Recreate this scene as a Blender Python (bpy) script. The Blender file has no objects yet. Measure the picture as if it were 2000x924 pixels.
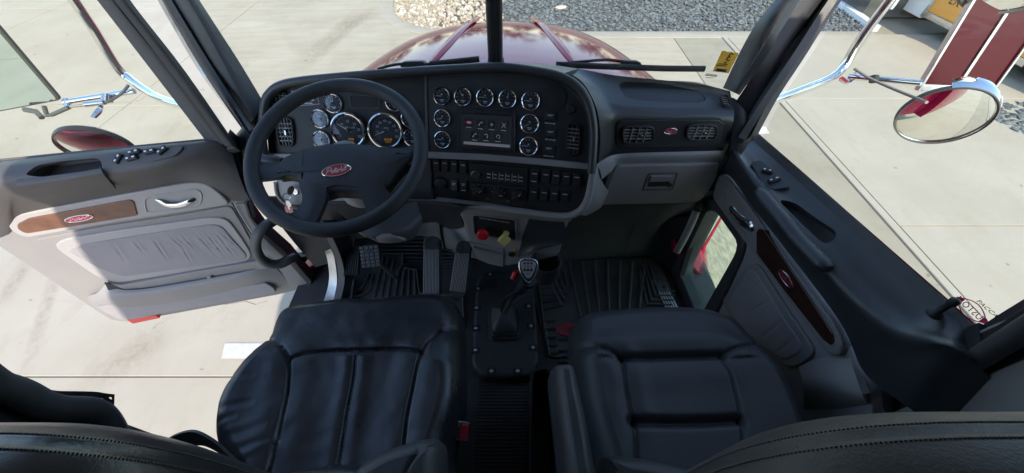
import bpy, bmesh, math, random
from math import sin, cos, pi, radians
from mathutils import Vector, Matrix, noise
from mathutils.geometry import delaunay_2d_cdt
random.seed(7)
SC = bpy.context.scene
COL = SC.collection
# ---------------------------------------------------------------- camera
EYE = Vector((0.0, 0.0, 2.62)); FPX = 740.0; PITCH = radians(49.0)
cam_d = bpy.data.cameras.new("camera"); cam = bpy.data.objects.new("camera", cam_d); COL.objects.link(cam)
cam.location = EYE; cam.rotation_euler = (radians(90) - PITCH, 0, 0)
cam_d.sensor_width = 36.0; cam_d.lens = 36.0 * FPX / 2000.0; cam_d.clip_start = 0.02; cam_d.clip_end = 2000
SC.camera = cam
# ---------------------------------------------------------------- sky, sun, exposure
SUN_DIR = Vector((0.30, -1.25, 1.0)).normalized()          # towards the sun
SUN_EL = math.asin(SUN_DIR.z)
world = bpy.data.worlds.new("World"); SC.world = world; world.use_nodes = True
nt = world.node_tree; nt.nodes.clear()
wo = nt.nodes.new("ShaderNodeOutputWorld"); bg = nt.nodes.new("ShaderNodeBackground"); sky = nt.nodes.new("ShaderNodeTexSky")
sky.sky_type = 'NISHITA'; sky.sun_disc = False; sky.sun_elevation = SUN_EL
sky.sun_rotation = math.atan2(SUN_DIR.x, SUN_DIR.y); sky.air_density = 1.0; sky.dust_density = 0.6; sky.ozone_density = 1.6
bg.inputs[1].default_value = 0.15
nt.links.new(sky.outputs[0], bg.inputs[0]); nt.links.new(bg.outputs[0], wo.inputs[0])
sun_d = bpy.data.lights.new("sun", 'SUN'); sun_d.energy = 2.0; sun_d.angle = radians(0.5); sun_d.color = (1.0, 0.915, 0.775)
sun = bpy.data.objects.new("sun", sun_d); COL.objects.link(sun); sun.location = (3, -12, 12)
sun.rotation_euler = SUN_DIR.to_track_quat('Z', 'Y').to_euler()
SC.view_settings.view_transform = 'Standard'; SC.view_settings.look = 'None'
SC.view_settings.exposure = 1.72; SC.view_settings.gamma = 1.0
SC.render.engine = 'CYCLES'
SC.cycles.max_bounces = 10; SC.cycles.diffuse_bounces = 5; SC.cycles.glossy_bounces = 5; SC.cycles.transparent_max_bounces = 14
SC.cycles.use_denoising = True; SC.cycles.sample_clamp_indirect = 6.0
SC.cycles.caustics_reflective = False; SC.cycles.caustics_refractive = False

# ---------------------------------------------------------------- projection helpers: a pixel of the 2000x924 photograph to a ray
CP, SP = cos(PITCH), sin(PITCH)
def ray(px, py):
    u, v = (px - 1000.0) / FPX, (py - 462.0) / FPX
    return Vector((u, CP - SP * v, -SP - CP * v))
def atd(px, py, t): return EYE + ray(px, py) * t
def atx(px, py, x): d = ray(px, py); return EYE + d * (x / d.x)
def aty(px, py, y): d = ray(px, py); return EYE + d * (y / d.y)
def atz(px, py, z): d = ray(px, py); return EYE + d * ((z - EYE.z) / d.z)
class Fr:
    """a plane in the world: origin, outward normal N, U to the viewer's right, V up"""
    def __init__(s, O, N, up=(0, 0, 1)):
        s.O = Vector(O); s.N = Vector(N).normalized(); s.U = Vector(up).cross(s.N).normalized(); s.V = s.N.cross(s.U)
    def hit(s, px, py):
        d = ray(px, py); return EYE + d * ((s.O - EYE).dot(s.N) / d.dot(s.N))
    def l(s, px, py):
        d = s.hit(px, py) - s.O; return (d.dot(s.U), d.dot(s.V))
    def ls(s, pts): return [s.l(*p) for p in pts]
    def p(s, a, b, h=0.0): return s.O + s.U * a + s.V * b + s.N * h
    def off(s, h): f = Fr.__new__(Fr); f.O = s.O + s.N * h; f.N, f.U, f.V = s.N, s.U, s.V; return f
    def mat(s, a=0, b=0, h=0, rot=0.0, sx=1, sy=1):
        c, q = cos(rot), sin(rot); U = s.U * c + s.V * q; V = s.V * c - s.U * q; o = s.p(a, b, h)
        M = Matrix((U * sx, V * sy, s.N)).transposed().to_4x4(); M.translation = o; return M
IDF = Fr.__new__(Fr); IDF.O = Vector(); IDF.U = Vector((1, 0, 0)); IDF.V = Vector((0, 1, 0)); IDF.N = Vector((0, 0, 1))

def cr(pts, n=6, closed=False):
    """Catmull-Rom through points of any dimension"""
    P = [Vector(p) for p in pts]; m = len(P); out = []
    def g(i): return P[i % m] if closed else P[min(max(i, 0), m - 1)]
    for i in range(m if closed else m - 1):
        a, b, c, d = g(i - 1), g(i), g(i + 1), g(i + 2)
        for k in range(n):
            t = k / n
            out.append(0.5 * ((2 * b) + (c - a) * t + (2 * a - 5 * b + 4 * c - d) * t * t + (3 * b - a - 3 * c + d) * t ** 3))
    if not closed: out.append(P[-1].copy())
    return out
def fillet(pts, r, n=4):
    P = [Vector(p[:2]) for p in pts]; m = len(P); out = []
    for i in range(m):
        a, b, c = P[i - 1], P[i], P[(i + 1) % m]
        la, lc = (a - b).length, (c - b).length
        ra = min(r, la * 0.48); rc = min(r, lc * 0.48)
        p, q = b + (a - b) * (ra / la), b + (c - b) * (rc / lc)
        for k in range(n + 1):
            t = k / n; out.append(p * (1 - t) ** 2 + b * 2 * t * (1 - t) + q * t * t)
    return out
def ccw(pts):
    P = [Vector(p[:2]) for p in pts]
    s = sum(P[i - 1].x * P[i].y - P[i].x * P[i - 1].y for i in range(len(P)))
    return P if s > 0 else P[::-1]
def inset(P, d):
    m = len(P); out = []
    for i in range(m):
        a, b, c = P[i - 1], P[i], P[(i + 1) % m]
        e1 = b - a; e2 = c - b
        e1 = e1.normalized() if e1.length > 1e-9 else Vector((0, 0)); e2 = e2.normalized() if e2.length > 1e-9 else e1
        n1, n2 = Vector((-e1.y, e1.x)), Vector((-e2.y, e2.x)); k = n1 + n2
        if k.length < 1e-6: out.append(b.copy()); continue
        k.normalize(); out.append(b + k * (d / max(0.5, k.dot(n1) if n1.length else 1)))
    return out
def resample(P, n, closed=True):
    Q = [Vector(p) for p in P] + ([Vector(P[0])] if closed else [])
    L = [0.0]
    for a, b in zip(Q, Q[1:]): L.append(L[-1] + (b - a).length)
    out = []; j = 0
    for k in range(n):
        s = L[-1] * k / (n if closed else n - 1)
        while j < len(L) - 2 and L[j + 1] < s: j += 1
        t = (s - L[j]) / max(1e-9, L[j + 1] - L[j]); out.append(Q[j].lerp(Q[j + 1], t))
    return out

def weighted(me, angle=60):
    """area weighted corner normals: flat faces stay flat, their rounded edges stay round"""
    ca = cos(radians(angle)); N = [p.normal.copy() for p in me.polygons]; A = [p.area for p in me.polygons]; adj = [[] for _ in me.vertices]
    for p in me.polygons:
        for v in p.vertices: adj[v].append(p.index)
    out = []
    for p in me.polygons:
        n = N[p.index]
        for v in p.vertices:
            k = Vector((0, 0, 0))
            for q in adj[v]:
                if N[q].dot(n) >= ca: k += N[q] * A[q]
            out.append(k.normalized() if k.length > 1e-14 else n)
    me.polygons.foreach_set("use_smooth", [True] * len(me.polygons)); me.normals_split_custom_set([tuple(k) for k in out])
class G:
    """collects shapes; make() links them as one mesh object"""
    def __init__(s): s.v = []; s.f = []
    def add(s, vs, fs):
        o = len(s.v); s.v += [Vector(v) for v in vs]; s.f += [tuple(i + o for i in f) for f in fs]; return s
    def rings(s, rs, cap0=False, cap1=True, closed=True):
        n = len(rs[0]); vs = [p for r in rs for p in r]; fs = []
        for k in range(len(rs) - 1):
            for i in range(n if closed else n - 1):
                j = (i + 1) % n; fs.append((k * n + i, k * n + j, (k + 1) * n + j, (k + 1) * n + i))
        if cap1: fs.append(tuple((len(rs) - 1) * n + i for i in range(n)))
        if cap0: fs.append(tuple(range(n))[::-1])
        return s.add(vs, fs)
    def plate(s, fr, pts, h0, h1, bev=0.002, r=0, seg=3, back=False, dome=0.0):
        P = ccw(fillet(pts, r) if r else pts)
        rs = [[fr.p(q.x, q.y, h0) for q in P]]
        if bev > 0:
            for k in range(seg + 1):
                t = k / seg * pi / 2; Q = inset(P, bev * (1 - cos(t)))
                rs.append([fr.p(q.x, q.y, h1 - bev + bev * sin(t)) for q in Q])
        else: rs.append([fr.p(q.x, q.y, h1) for q in P])
        if dome:
            c = sum(P, Vector((0, 0))) / len(P)
            for k in (0.75, 0.5, 0.25): rs.append([fr.p(c.x + (q.x - c.x) * k, c.y + (q.y - c.y) * k, h1 + dome * (1 - k * k)) for q in P])
        return s.rings(rs, cap0=back)
    def frame(s, fr, outer, inner, h0, h1, n=64, bev=0.002, depth=None, r=0, ri=0):
        """a ring plate between two outlines; depth: how far the inner wall goes down"""
        A = ccw(fillet(outer, r, 5) if r else outer); B = ccw(fillet(inner, ri or r, 5) if (ri or r) else inner)
        c = sum(B, Vector((0, 0))) / len(B)
        def ang(P):
            P = resample(P, 600); out = []
            an = sorted(((math.atan2(q.y - c.y, q.x - c.x), q) for q in P), key=lambda t: t[0])
            for k in range(n):
                a = -pi + 2 * pi * k / n; out.append(min(an, key=lambda t: abs(t[0] - a))[1])
            return out
        A, B = ang(A), ang(B); d = h0 if depth is None else depth
        rs = [[fr.p(q.x, q.y, h0) for q in A], [fr.p(q.x, q.y, h1 - bev) for q in A], [fr.p(q.x, q.y, h1) for q in inset(A, bev)],
              [fr.p(q.x, q.y, h1) for q in inset(B, -bev)], [fr.p(q.x, q.y, h1 - bev) for q in B], [fr.p(q.x, q.y, d) for q in B]]
        return s.rings(rs, cap1=False)
    def box(s, fr, a0, a1, b0, b1, h0, h1, bev=0.0):
        return s.plate(fr, [(a0, b0), (a1, b0), (a1, b1), (a0, b1)], h0, h1, bev, seg=2, back=True)
    def lathe(s, M, prof, n=28, cap0=False, cap1=True):
        rs = [[M @ Vector((r * cos(2 * pi * i / n), r * sin(2 * pi * i / n), h)) for i in range(n)] for r, h in prof]
        return s.rings(rs, cap0, cap1)
    def tube(s, path, r, n=10, closed=False, flat=1.0, up=None):
        P = [Vector(p) for p in path]; m = len(P); R = r if isinstance(r, (list, tuple)) else [r] * m
        T = []
        for i in range(m):
            a, b = (P[i - 1], P[(i + 1) % m]) if closed else (P[max(i - 1, 0)], P[min(i + 1, m - 1)])
            T.append((b - a).normalized())
        up = Vector(up) if up else (Vector((0, 0, 1)) if abs(T[0].z) < .9 else Vector((0, 1, 0)))
        x = (up - T[0] * up.dot(T[0])).normalized(); rs = []
        for i in range(m):
            x = (x - T[i] * x.dot(T[i])).normalized(); y = T[i].cross(x)
            rs.append([P[i] + (x * cos(2 * pi * k / n) * flat + y * sin(2 * pi * k / n)) * R[i] for k in range(n)])
        if closed: rs.append(rs[0]); return s.rings(rs, False, False)
        return s.rings(rs, True, True)
    def patch(s, rows, thick=0.006, sub=4, subv=None, flip=False):
        """smooth sheet through rows of points, given a thickness away from its face"""
        R = [cr(r, sub) for r in rows]; cols = list(zip(*R)); cols = [cr(c, subv or sub) for c in cols]
        n, m = len(cols), len(cols[0]); V = [cols[i][j] for i in range(n) for j in range(m)]; N = []
        for i in range(n):
            for j in range(m):
                du = cols[min(i + 1, n - 1)][j] - cols[max(i - 1, 0)][j]; dv = cols[i][min(j + 1, m - 1)] - cols[i][max(j - 1, 0)]
                k = du.cross(dv); k = k.normalized() if k.length > 1e-12 else (N[-1] if N else Vector((0, 0, 1)))
                N.append(k)
        c = V[len(V) // 2]; sg = 1 if (EYE - c).dot(N[len(V) // 2]) > 0 else -1
        if flip: sg = -sg
        B = [v - k * (thick * sg) for v, k in zip(V, N)]; q = n * m; fs = []
        for i in range(n - 1):
            for j in range(m - 1):
                a = i * m + j; f = (a, a + m, a + m + 1, a + 1); fs += [f, tuple(x + q for x in f[::-1])]
        ed = [i * m for i in range(n)] + [(n - 1) * m + j for j in range(1, m)] + [i * m + m - 1 for i in range(n - 2, -1, -1)] + [j for j in range(m - 2, 0, -1)]
        for a, b in zip(ed, ed[1:] + ed[:1]): fs.append((b, a, a + q, b + q))
        return s.add(V + B, fs)
    def mesh(s, name, mat, angle=40, smooth=True):
        me = bpy.data.meshes.new(name); me.from_pydata([tuple(v) for v in s.v], [], s.f)
        bm = bmesh.new(); bm.from_mesh(me); bmesh.ops.remove_doubles(bm, verts=bm.verts, dist=1e-6); bmesh.ops.recalc_face_normals(bm, faces=bm.faces); bm.to_mesh(me); bm.free()
        if smooth:
            me.polygons.foreach_set("use_smooth", [True] * len(me.polygons)); me.set_sharp_from_angle(angle=radians(angle))
        if smooth and len(s.f) < 4000 and (any(len(f) > 6 for f in s.f) or len(s.f) < 60): weighted(me, angle + 22)
        for m in (mat if isinstance(mat, (list, tuple)) else [mat]): me.materials.append(m)
        return me
    def make(s, name, mat, parent=None, M=None, angle=40, **k):
        return put(bpy.data.objects.new(name, s.mesh(name, mat, angle)), parent, M, **k)
WM = {}
def put(o, parent=None, M=None, label=None, cat=None, group=None, kind=None):
    M = M or Matrix.Identity(4); COL.objects.link(o); WM[o.name] = M
    if parent is not None: o.parent = parent; o.matrix_basis = WM[parent.name].inverted() @ M
    else: o.matrix_basis = M
    for k, x in (('label', label), ('category', cat), ('group', group), ('kind', kind)):
        if x: o[k] = x
    return o
def empty(name, loc, label, cat, group=None, rot=0):
    o = bpy.data.objects.new(name, None); o.empty_display_size = .05
    return put(o, None, Matrix.Translation(Vector(loc)) @ Matrix.Rotation(rot, 4, 'Z'), label, cat, group)
def inst(o, name, parent, M, **k):                      # a copy sharing mesh data
    return put(bpy.data.objects.new(name, o.data), parent, M, **k)
def cut(o, g):
    me = g.mesh("cutter", MAT['black']); c = bpy.data.objects.new("cutter", me); COL.objects.link(c); c.matrix_world = WM[o.name].copy()
    md = o.modifiers.new("b", 'BOOLEAN'); md.operation = 'DIFFERENCE'; md.solver = 'EXACT'; md.object = c
    dg = bpy.context.evaluated_depsgraph_get(); dg.update()
    new = bpy.data.meshes.new_from_object(o.evaluated_get(dg)); o.modifiers.clear(); o.data = new
    bpy.data.objects.remove(c); weighted(new, 50)
def ell(cx, cy, rx, ry, n=32, rot=0):
    return [(cx + rx * cos(2 * pi * k / n) * cos(rot) - ry * sin(2 * pi * k / n) * sin(rot), cy + rx * cos(2 * pi * k / n) * sin(rot) + ry * sin(2 * pi * k / n) * cos(rot)) for k in range(n)]
def rect(w, h, cx=0, cy=0): return [(cx - w / 2, cy - h / 2), (cx + w / 2, cy - h / 2), (cx + w / 2, cy + h / 2), (cx - w / 2, cy + h / 2)]

# ---------------------------------------------------------------- materials
MAT = {}
def mat(name, col, rough=.5, metal=0.0, spec=.5, coat=0.0, coat_r=.05, bump=0.0, bscale=300.0, var=0.0, vscale=6.0, rvar=0.0, col2=None, emit=None, es=0.0, dist=.002, crease=0):
    m = bpy.data.materials.new(name); m.use_nodes = True; n = m.node_tree; b = n.nodes["Principled BSDF"]
    b.inputs["Base Color"].default_value = (*col, 1); b.inputs["Roughness"].default_value = rough; b.inputs["Metallic"].default_value = metal
    b.inputs["Specular IOR Level"].default_value = spec; b.inputs["Coat Weight"].default_value = coat; b.inputs["Coat Roughness"].default_value = coat_r
    if emit: b.inputs["Emission Color"].default_value = (*emit, 1); b.inputs["Emission Strength"].default_value = es
    if var or bump or rvar:
        tc = n.nodes.new("ShaderNodeTexCoord")
        if var or rvar:
            nz = n.nodes.new("ShaderNodeTexNoise"); nz.inputs["Scale"].default_value = vscale; nz.inputs["Detail"].default_value = 6; nz.inputs["Roughness"].default_value = .62
            n.links.new(tc.outputs["Object"], nz.inputs["Vector"])
        if var:
            mx = n.nodes.new("ShaderNodeMix"); mx.data_type = 'RGBA'; rp = n.nodes.new("ShaderNodeMapRange"); rp.inputs[1].default_value = .3; rp.inputs[2].default_value = .7
            n.links.new(nz.outputs[0], rp.inputs[0]); n.links.new(rp.outputs[0], mx.inputs[0])
            c2 = col2 or tuple(min(1, c * (1 + var)) for c in col)
            mx.inputs[6].default_value = (*[c * (1 - (var if not col2 else 0)) for c in col], 1); mx.inputs[7].default_value = (*c2, 1)
            n.links.new(mx.outputs[2], b.inputs["Base Color"])
        if rvar:
            mr = n.nodes.new("ShaderNodeMapRange"); mr.inputs[1].default_value = .3; mr.inputs[2].default_value = .7; mr.inputs[3].default_value = rough - rvar; mr.inputs[4].default_value = rough + rvar
            n.links.new(nz.outputs[0], mr.inputs[0]); n.links.new(mr.outputs[0], b.inputs["Roughness"])
        if bump:
            bz = n.nodes.new("ShaderNodeTexNoise"); bz.inputs["Scale"].default_value = bscale; bz.inputs["Detail"].default_value = 3
            bp = n.nodes.new("ShaderNodeBump"); bp.inputs["Strength"].default_value = bump; bp.inputs["Distance"].default_value = dist
            n.links.new(tc.outputs["Object"], bz.inputs["Vector"]); n.links.new(bz.outputs[0], bp.inputs["Height"]); n.links.new(bp.outputs[0], b.inputs["Normal"])
    if crease:
        cz = n.nodes.new("ShaderNodeTexNoise"); cz.inputs["Scale"].default_value = crease; cz.inputs["Detail"].default_value = 9; cz.inputs["Roughness"].default_value = .7; cz.inputs["Distortion"].default_value = 1.2
        b2 = n.nodes.new("ShaderNodeBump"); b2.inputs["Strength"].default_value = .2; b2.inputs["Distance"].default_value = .004
        n.links.new(tc.outputs["Object"], cz.inputs["Vector"]); n.links.new(cz.outputs[0], b2.inputs["Height"]); n.links.new(b2.outputs[0], b.inputs["Normal"])
        if bump: n.links.new(b2.outputs[0], bp.inputs["Normal"]); n.links.new(bp.outputs[0], b.inputs["Normal"])
    MAT[name] = m; return m
mat('black', (.020, .020, .023), .55, bump=.15)
mat('dash', (.034, .036, .040), .42, spec=.7, bump=.25, bscale=420, var=.12, vscale=9, rvar=.06)
mat('panel', (.031, .031, .034), .55, bump=.2, bscale=400, var=.25, vscale=14, rvar=.07)
mat('charcoal', (.085, .081, .082), .55, bump=.25, bscale=380, var=.10, vscale=7, rvar=.06)
mat('grey', (.245, .235, .230), .55, bump=.2, bscale=380, var=.06, vscale=5, rvar=.05)
mat('grey_light', (.350, .333, .328), .5, bump=.15, bscale=380, var=.05, vscale=5)
mat('grey_mid', (.315, .302, .298), .5, bump=.2, bscale=380, var=.08, vscale=6, rvar=.05)
mat('fabric', (.300, .286, .292), .85, bump=.5, bscale=900, var=.06, vscale=12)
mat('leather', (.029, .030, .034), .34, spec=.6, bump=.18, bscale=420, var=.2, vscale=10, rvar=.10, dist=.0008, crease=26)
mat('vinyl', (.046, .047, .050), .5, bump=.15, bscale=600, var=.2, vscale=9, rvar=.08, crease=18)
mat('thread', (.13, .14, .16), .8)
mat('rubber', (.055, .055, .056), .55, bump=.2, var=.35, vscale=11, rvar=.1)
mat('mat_rubber', (.062, .062, .063), .45, bump=.2, var=.4, vscale=13, rvar=.1, col2=(.12, .11, .098))
mat('suede', (.034, .035, .038), .62, bump=.3, bscale=220, var=.3, vscale=14, rvar=.14, crease=30)
mat('chrome', (.80, .82, .82), .10, 1.0)
mat('steel', (.62, .63, .64), .22, 1.0, var=.1, vscale=20, rvar=.08)
mat('alu', (.50, .50, .51), .35, 1.0, var=.15, vscale=30, rvar=.1)
mat('dial', (.045, .048, .058), .25, coat=.6)
mat('white', (.8, .8, .8), .5)
mat('print', (.55, .56, .58), .5)
mat('red', (.42, .012, .03), .3, coat=.8)
mat('red_dark', (.20, .010, .018), .25, coat=1)
mat('paint', (.33, .008, .045), .09, .0, spec=.18, coat=.0, coat_r=.02)
mat('wood', (.135, .058, .034), .35, coat=.35, coat_r=.2, var=.35, vscale=18)
mat('amber', (.75, .22, .02), .25, coat=.5)
mat('red_knob', (.65, .02, .03), .3)
mat('yellow_knob', (.72, .62, .20), .4)
mat('pink_tag', (.55, .18, .16), .5)
mat('lamp_red', (.70, .035, .03), .25, coat=.6)
mat('orange', (.78, .36, .06), .5)
mat('sticker', (.90, .54, .07), .6, var=.12, vscale=30)
mat('white_enamel', (.78, .79, .80), .4, var=.04)
mat('dark_steel', (.065, .075, .072), .5, var=.2, vscale=3)
mat('roof_lining', (.52, .51, .49), .9)
mat('magenta', (.70, .04, .20), .5)
mat('lcd', (.02, .012, .004), .3)
mat('lcd_on', (.5, .2, .02), .5, emit=(1, .42, .03), es=.09)
mat('screen', (.008, .009, .012), .35, spec=.12, emit=(.10, .11, .16), es=.03)
mat('icon', (.10, .11, .13), .4, emit=(.35, .38, .45), es=.07)
mat('icon_red', (.12, .05, .05), .4, emit=(.5, .2, .22), es=.1)
mat('mirror', (.86, .90, .88), .015, 1.0)
def glassmat(name, tint, refl=1.0, dirt=0.0, rough=.0):
    m = bpy.data.materials.new(name); m.use_nodes = True; n = m.node_tree; n.nodes.clear()
    o = n.nodes.new("ShaderNodeOutputMaterial"); tr = n.nodes.new("ShaderNodeBsdfTransparent"); gl = n.nodes.new("ShaderNodeBsdfGlossy"); mx = n.nodes.new("ShaderNodeMixShader"); fr = n.nodes.new("ShaderNodeLayerWeight")
    tr.inputs[0].default_value = (*tint, 1); gl.inputs["Roughness"].default_value = rough
    pw = n.nodes.new("ShaderNodeMath"); pw.operation = 'POWER'; pw.inputs[1].default_value = 5
    ml = n.nodes.new("ShaderNodeMath"); ml.operation = 'MULTIPLY_ADD'; ml.inputs[1].default_value = .6 * refl; ml.inputs[2].default_value = .03 * refl
    n.links.new(fr.outputs["Facing"], pw.inputs[0]); n.links.new(pw.outputs[0], ml.inputs[0]); n.links.new(ml.outputs[0], mx.inputs[0]); n.links.new(tr.outputs[0], mx.inputs[1]); n.links.new(gl.outputs[0], mx.inputs[2])
    out = mx
    if dirt:
        df = n.nodes.new("ShaderNodeBsdfDiffuse"); df.inputs[0].default_value = (.6, .62, .55, 1); tc = n.nodes.new("ShaderNodeTexCoord"); nz = n.nodes.new("ShaderNodeTexNoise")
        mp = n.nodes.new("ShaderNodeMapping"); mp.inputs["Scale"].default_value = (1, 3, 14); mp.inputs["Rotation"].default_value = (.5, 0, 0)
        nz.inputs["Scale"].default_value = 9; nz.inputs["Detail"].default_value = 7; rp = n.nodes.new("ShaderNodeMapRange"); rp.inputs[1].default_value = .42; rp.inputs[2].default_value = .75; rp.inputs[4].default_value = dirt
        n.links.new(tc.outputs["Object"], mp.inputs[0]); n.links.new(mp.outputs[0], nz.inputs["Vector"]); n.links.new(nz.outputs[0], rp.inputs[0])
        m2 = n.nodes.new("ShaderNodeMixShader"); n.links.new(rp.outputs[0], m2.inputs[0]); n.links.new(mx.outputs[0], m2.inputs[1]); n.links.new(df.outputs[0], m2.inputs[2]); out = m2
    n.links.new(out.outputs[0], o.inputs[0]); MAT[name] = m; return m
glassmat('glass', (.965, .97, .93)); glassmat('glass_ws', (.965, .97, .935), dirt=.06); glassmat('glass_dirty', (.86, .95, .86), dirt=.35); glassmat('lens', (.95, .96, .98), 1.3)
def concrete(name, c1, c2, dark, scale=1.0):
    m = bpy.data.materials.new(name); m.use_nodes = True; n = m.node_tree; b = n.nodes["Principled BSDF"]; b.inputs["Roughness"].default_value = .85
    geo = n.nodes.new("ShaderNodeNewGeometry")
    def nz(s, det=6, rg=.6, mp=None):
        t = n.nodes.new("ShaderNodeTexNoise"); t.inputs["Scale"].default_value = s * scale; t.inputs["Detail"].default_value = det; t.inputs["Roughness"].default_value = rg
        src = geo.outputs["Position"]
        if mp: k = n.nodes.new("ShaderNodeMapping"); k.inputs["Scale"].default_value = mp[0]; k.inputs["Rotation"].default_value = (0, 0, mp[1]); n.links.new(src, k.inputs[0]); src = k.outputs[0]
        n.links.new(src, t.inputs["Vector"]); return t
    def mixc(f, a, bcol):
        x = n.nodes.new("ShaderNodeMix"); x.data_type = 'RGBA'; n.links.new(f, x.inputs[0])
        if isinstance(a, tuple): x.inputs[6].default_value = (*a, 1)
        else: n.links.new(a, x.inputs[6])
        x.inputs[7].default_value = (*bcol, 1); return x.outputs[2]
    def rng(t, lo, hi, o=1.0):
        r = n.nodes.new("ShaderNodeMapRange"); r.inputs[1].default_value = lo; r.inputs[2].default_value = hi; r.inputs[4].default_value = o; n.links.new(t.outputs[0], r.inputs[0]); return r.outputs[0]
    c = mixc(rng(nz(.9), .35, .68), c1, c2)
    c = mixc(rng(nz(3.5, 8, .7, ((1, .35, 1), .7)), .52, .8, .45), c, dark)
    c = mixc(rng(nz(2.6, 8, .75, ((.6, 2.2, 1), .95)), .58, .80, .35), c, tuple(x * .62 for x in c1[:2]) + (c1[2] * .45,))
    c = mixc(rng(nz(70, 3, .7), .60, .85, .35), c, dark)
    c = mixc(rng(nz(14, 10, .8), .56, .72, .30), c, dark)
    c = mixc(rng(nz(9, 4, .5), .70, .74, .55), c, tuple(x * .45 for x in dark))
    n.links.new(c, b.inputs["Base Color"])
    bp = n.nodes.new("ShaderNodeBump"); bp.inputs["Strength"].default_value = .35; bp.inputs["Distance"].default_value = .004; n.links.new(nz(130, 4, .7).outputs[0], bp.inputs["Height"]); n.links.new(bp.outputs[0], b.inputs["Normal"])
    MAT[name] = m; return m
concrete('concrete', (.345, .303, .230), (.402, .358, .282), (.26, .212, .142))
concrete('concrete_walk', (.348, .315, .250), (.392, .358, .290), (.285, .246, .178))
concrete('gutter', (.275, .250, .185), (.320, .295, .228), (.20, .172, .115), 1.6)
# ================================================================ GROUND
FL = Fr((0, 0, 0), (0, 0, 1), (0, 1, 0))
def struct(g, name, m, parent=None, **k): return g.make(name, m, parent, kind=None if parent else 'structure', **k)
ground = struct(G().plate(FL, rect(900, 900), -.2, -.03, 0), 'ground', MAT['gutter'])
pave = struct(G().plate(FL, [(-22, -14), (3.52, -14), (3.52, 24), (-22, 24)], -.028, -.012, 0), 'pavement', MAT['gutter'])
def slab(x0, x1, y0, y1, z=0.0, m='concrete', parent=pave, j=.005):
    c = Vector(((x0 + x1) / 2, (y0 + y1) / 2, z))
    G().plate(IDF, rect(x1 - x0 - 2 * j, y1 - y0 - 2 * j), -.011 - z, 0, .004, seg=2).make('concrete_slab', MAT[m], parent, Matrix.Translation(c) @ Matrix.Rotation(0, 4, 'Z'))
XS = [-16.3, -12.55, -8.8, -5.05, -1.3, 2.72]; YS = [-9.67, -6.12, -2.56, 0.99, 4.55, 8.1, 11.65, 15.2]
for i in range(len(XS) - 1):
    for k in range(len(YS) - 1):
        if i == 4 and k >= 4: continue
        slab(XS[i], XS[i + 1], YS[k], YS[k + 1])
slab(-1.3, 2.72, 4.55, 6.85)
gut = [struct(G().plate(FL, [(2.73, -14), (3.53, -14), (3.53, 6.84), (2.73, 6.84)], -.028, -.002, .002), 'gutter', MAT['gutter'])]
kerb = struct(G().plate(FL, [(3.54, -14), (3.62, -14), (3.62, 6.84), (3.54, 6.84)], -.028, .012, .008), 'kerb', MAT['concrete_walk'])
walk = struct(G().plate(FL, [(3.63, -14), (16, -14), (16, 6.84), (3.63, 6.84)], -.028, -.012, 0), 'sidewalk', MAT['gutter'])
for x0, x1 in ((3.63, 7.3), (7.3, 11), (11, 16)):
    for y0, y1 in ((-7, -2.33), (-2.33, .04), (.04, 2.41), (2.41, 4.72), (4.72, 6.84)): slab(x0, x1, y0, y1, .006, 'concrete_walk', walk)
# kerb round the stone bed
edge = cr([(-2.75, 14), (-2.62, 10), (-2.38, 8.6), (-2.22, 7.85), (-1.96, 7.42), (-1.5, 7.12), (-.8, 6.98), (0.5, 6.95), (3, 6.95), (6.2, 6.95)], 6)
g = G(); L = [Vector((p.x, p.y, 0)) for p in edge]; rs = []
for i, p in enumerate(L):
    t = (L[min(i + 1, len(L) - 1)] - L[max(i - 1, 0)]).normalized(); nrm = Vector((t.y, -t.x, 0)) * -1
    o = -nrm
    rs.append([p + o * .24 + Vector((0, 0, -.1)), p + o * .24 + Vector((0, 0, .006)), p + o * .02 + Vector((0, 0, .02)), p + Vector((0, 0, .01)), p + Vector((0, 0, -.1))])
g.rings(rs, False, False, closed=False); struct(g, 'kerb', MAT['concrete_walk'])
# stone beds
mat('stone_light', (.25, .195, .135), .8, var=.5, vscale=14, col2=(.42, .36, .28)); mat('stone_slate', (.105, .122, .128), .7, var=.5, vscale=16, col2=(.165, .185, .19)); mat('bed_earth', (.10, .095, .085), .9)
STONES = []
for k in range(6):
    bm = bmesh.new(); bmesh.ops.create_icosphere(bm, subdivisions=1, radius=1)
    q = Vector((random.uniform(0, 9), k * 3.1, 0))
    for v in bm.verts: v.co *= 1 + .5 * noise.noise(v.co * 1.3 + q)
    if k >= 3:
        bm.free(); bm = bmesh.new(); bmesh.ops.create_icosphere(bm, subdivisions=0 + 1, radius=1)
        for v in bm.verts: v.co = Vector((v.co.x * 1.15, v.co.y * .75, v.co.z * .42)) * (1 + .6 * noise.noise(v.co * 1.7 + q))
    bm.verts.index_update(); STONES.append(([v.co.copy() for v in bm.verts], [[v.index for v in f.verts] for f in bm.faces])); bm.free()
def inside(x, y, P):
    r = False
    for i in range(len(P)):
        (x1, y1), (x2, y2) = P[i - 1], P[i]
        if (y1 > y) != (y2 > y) and x < (x2 - x1) * (y - y1) / (y2 - y1) + x1: r = not r
    return r
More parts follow.
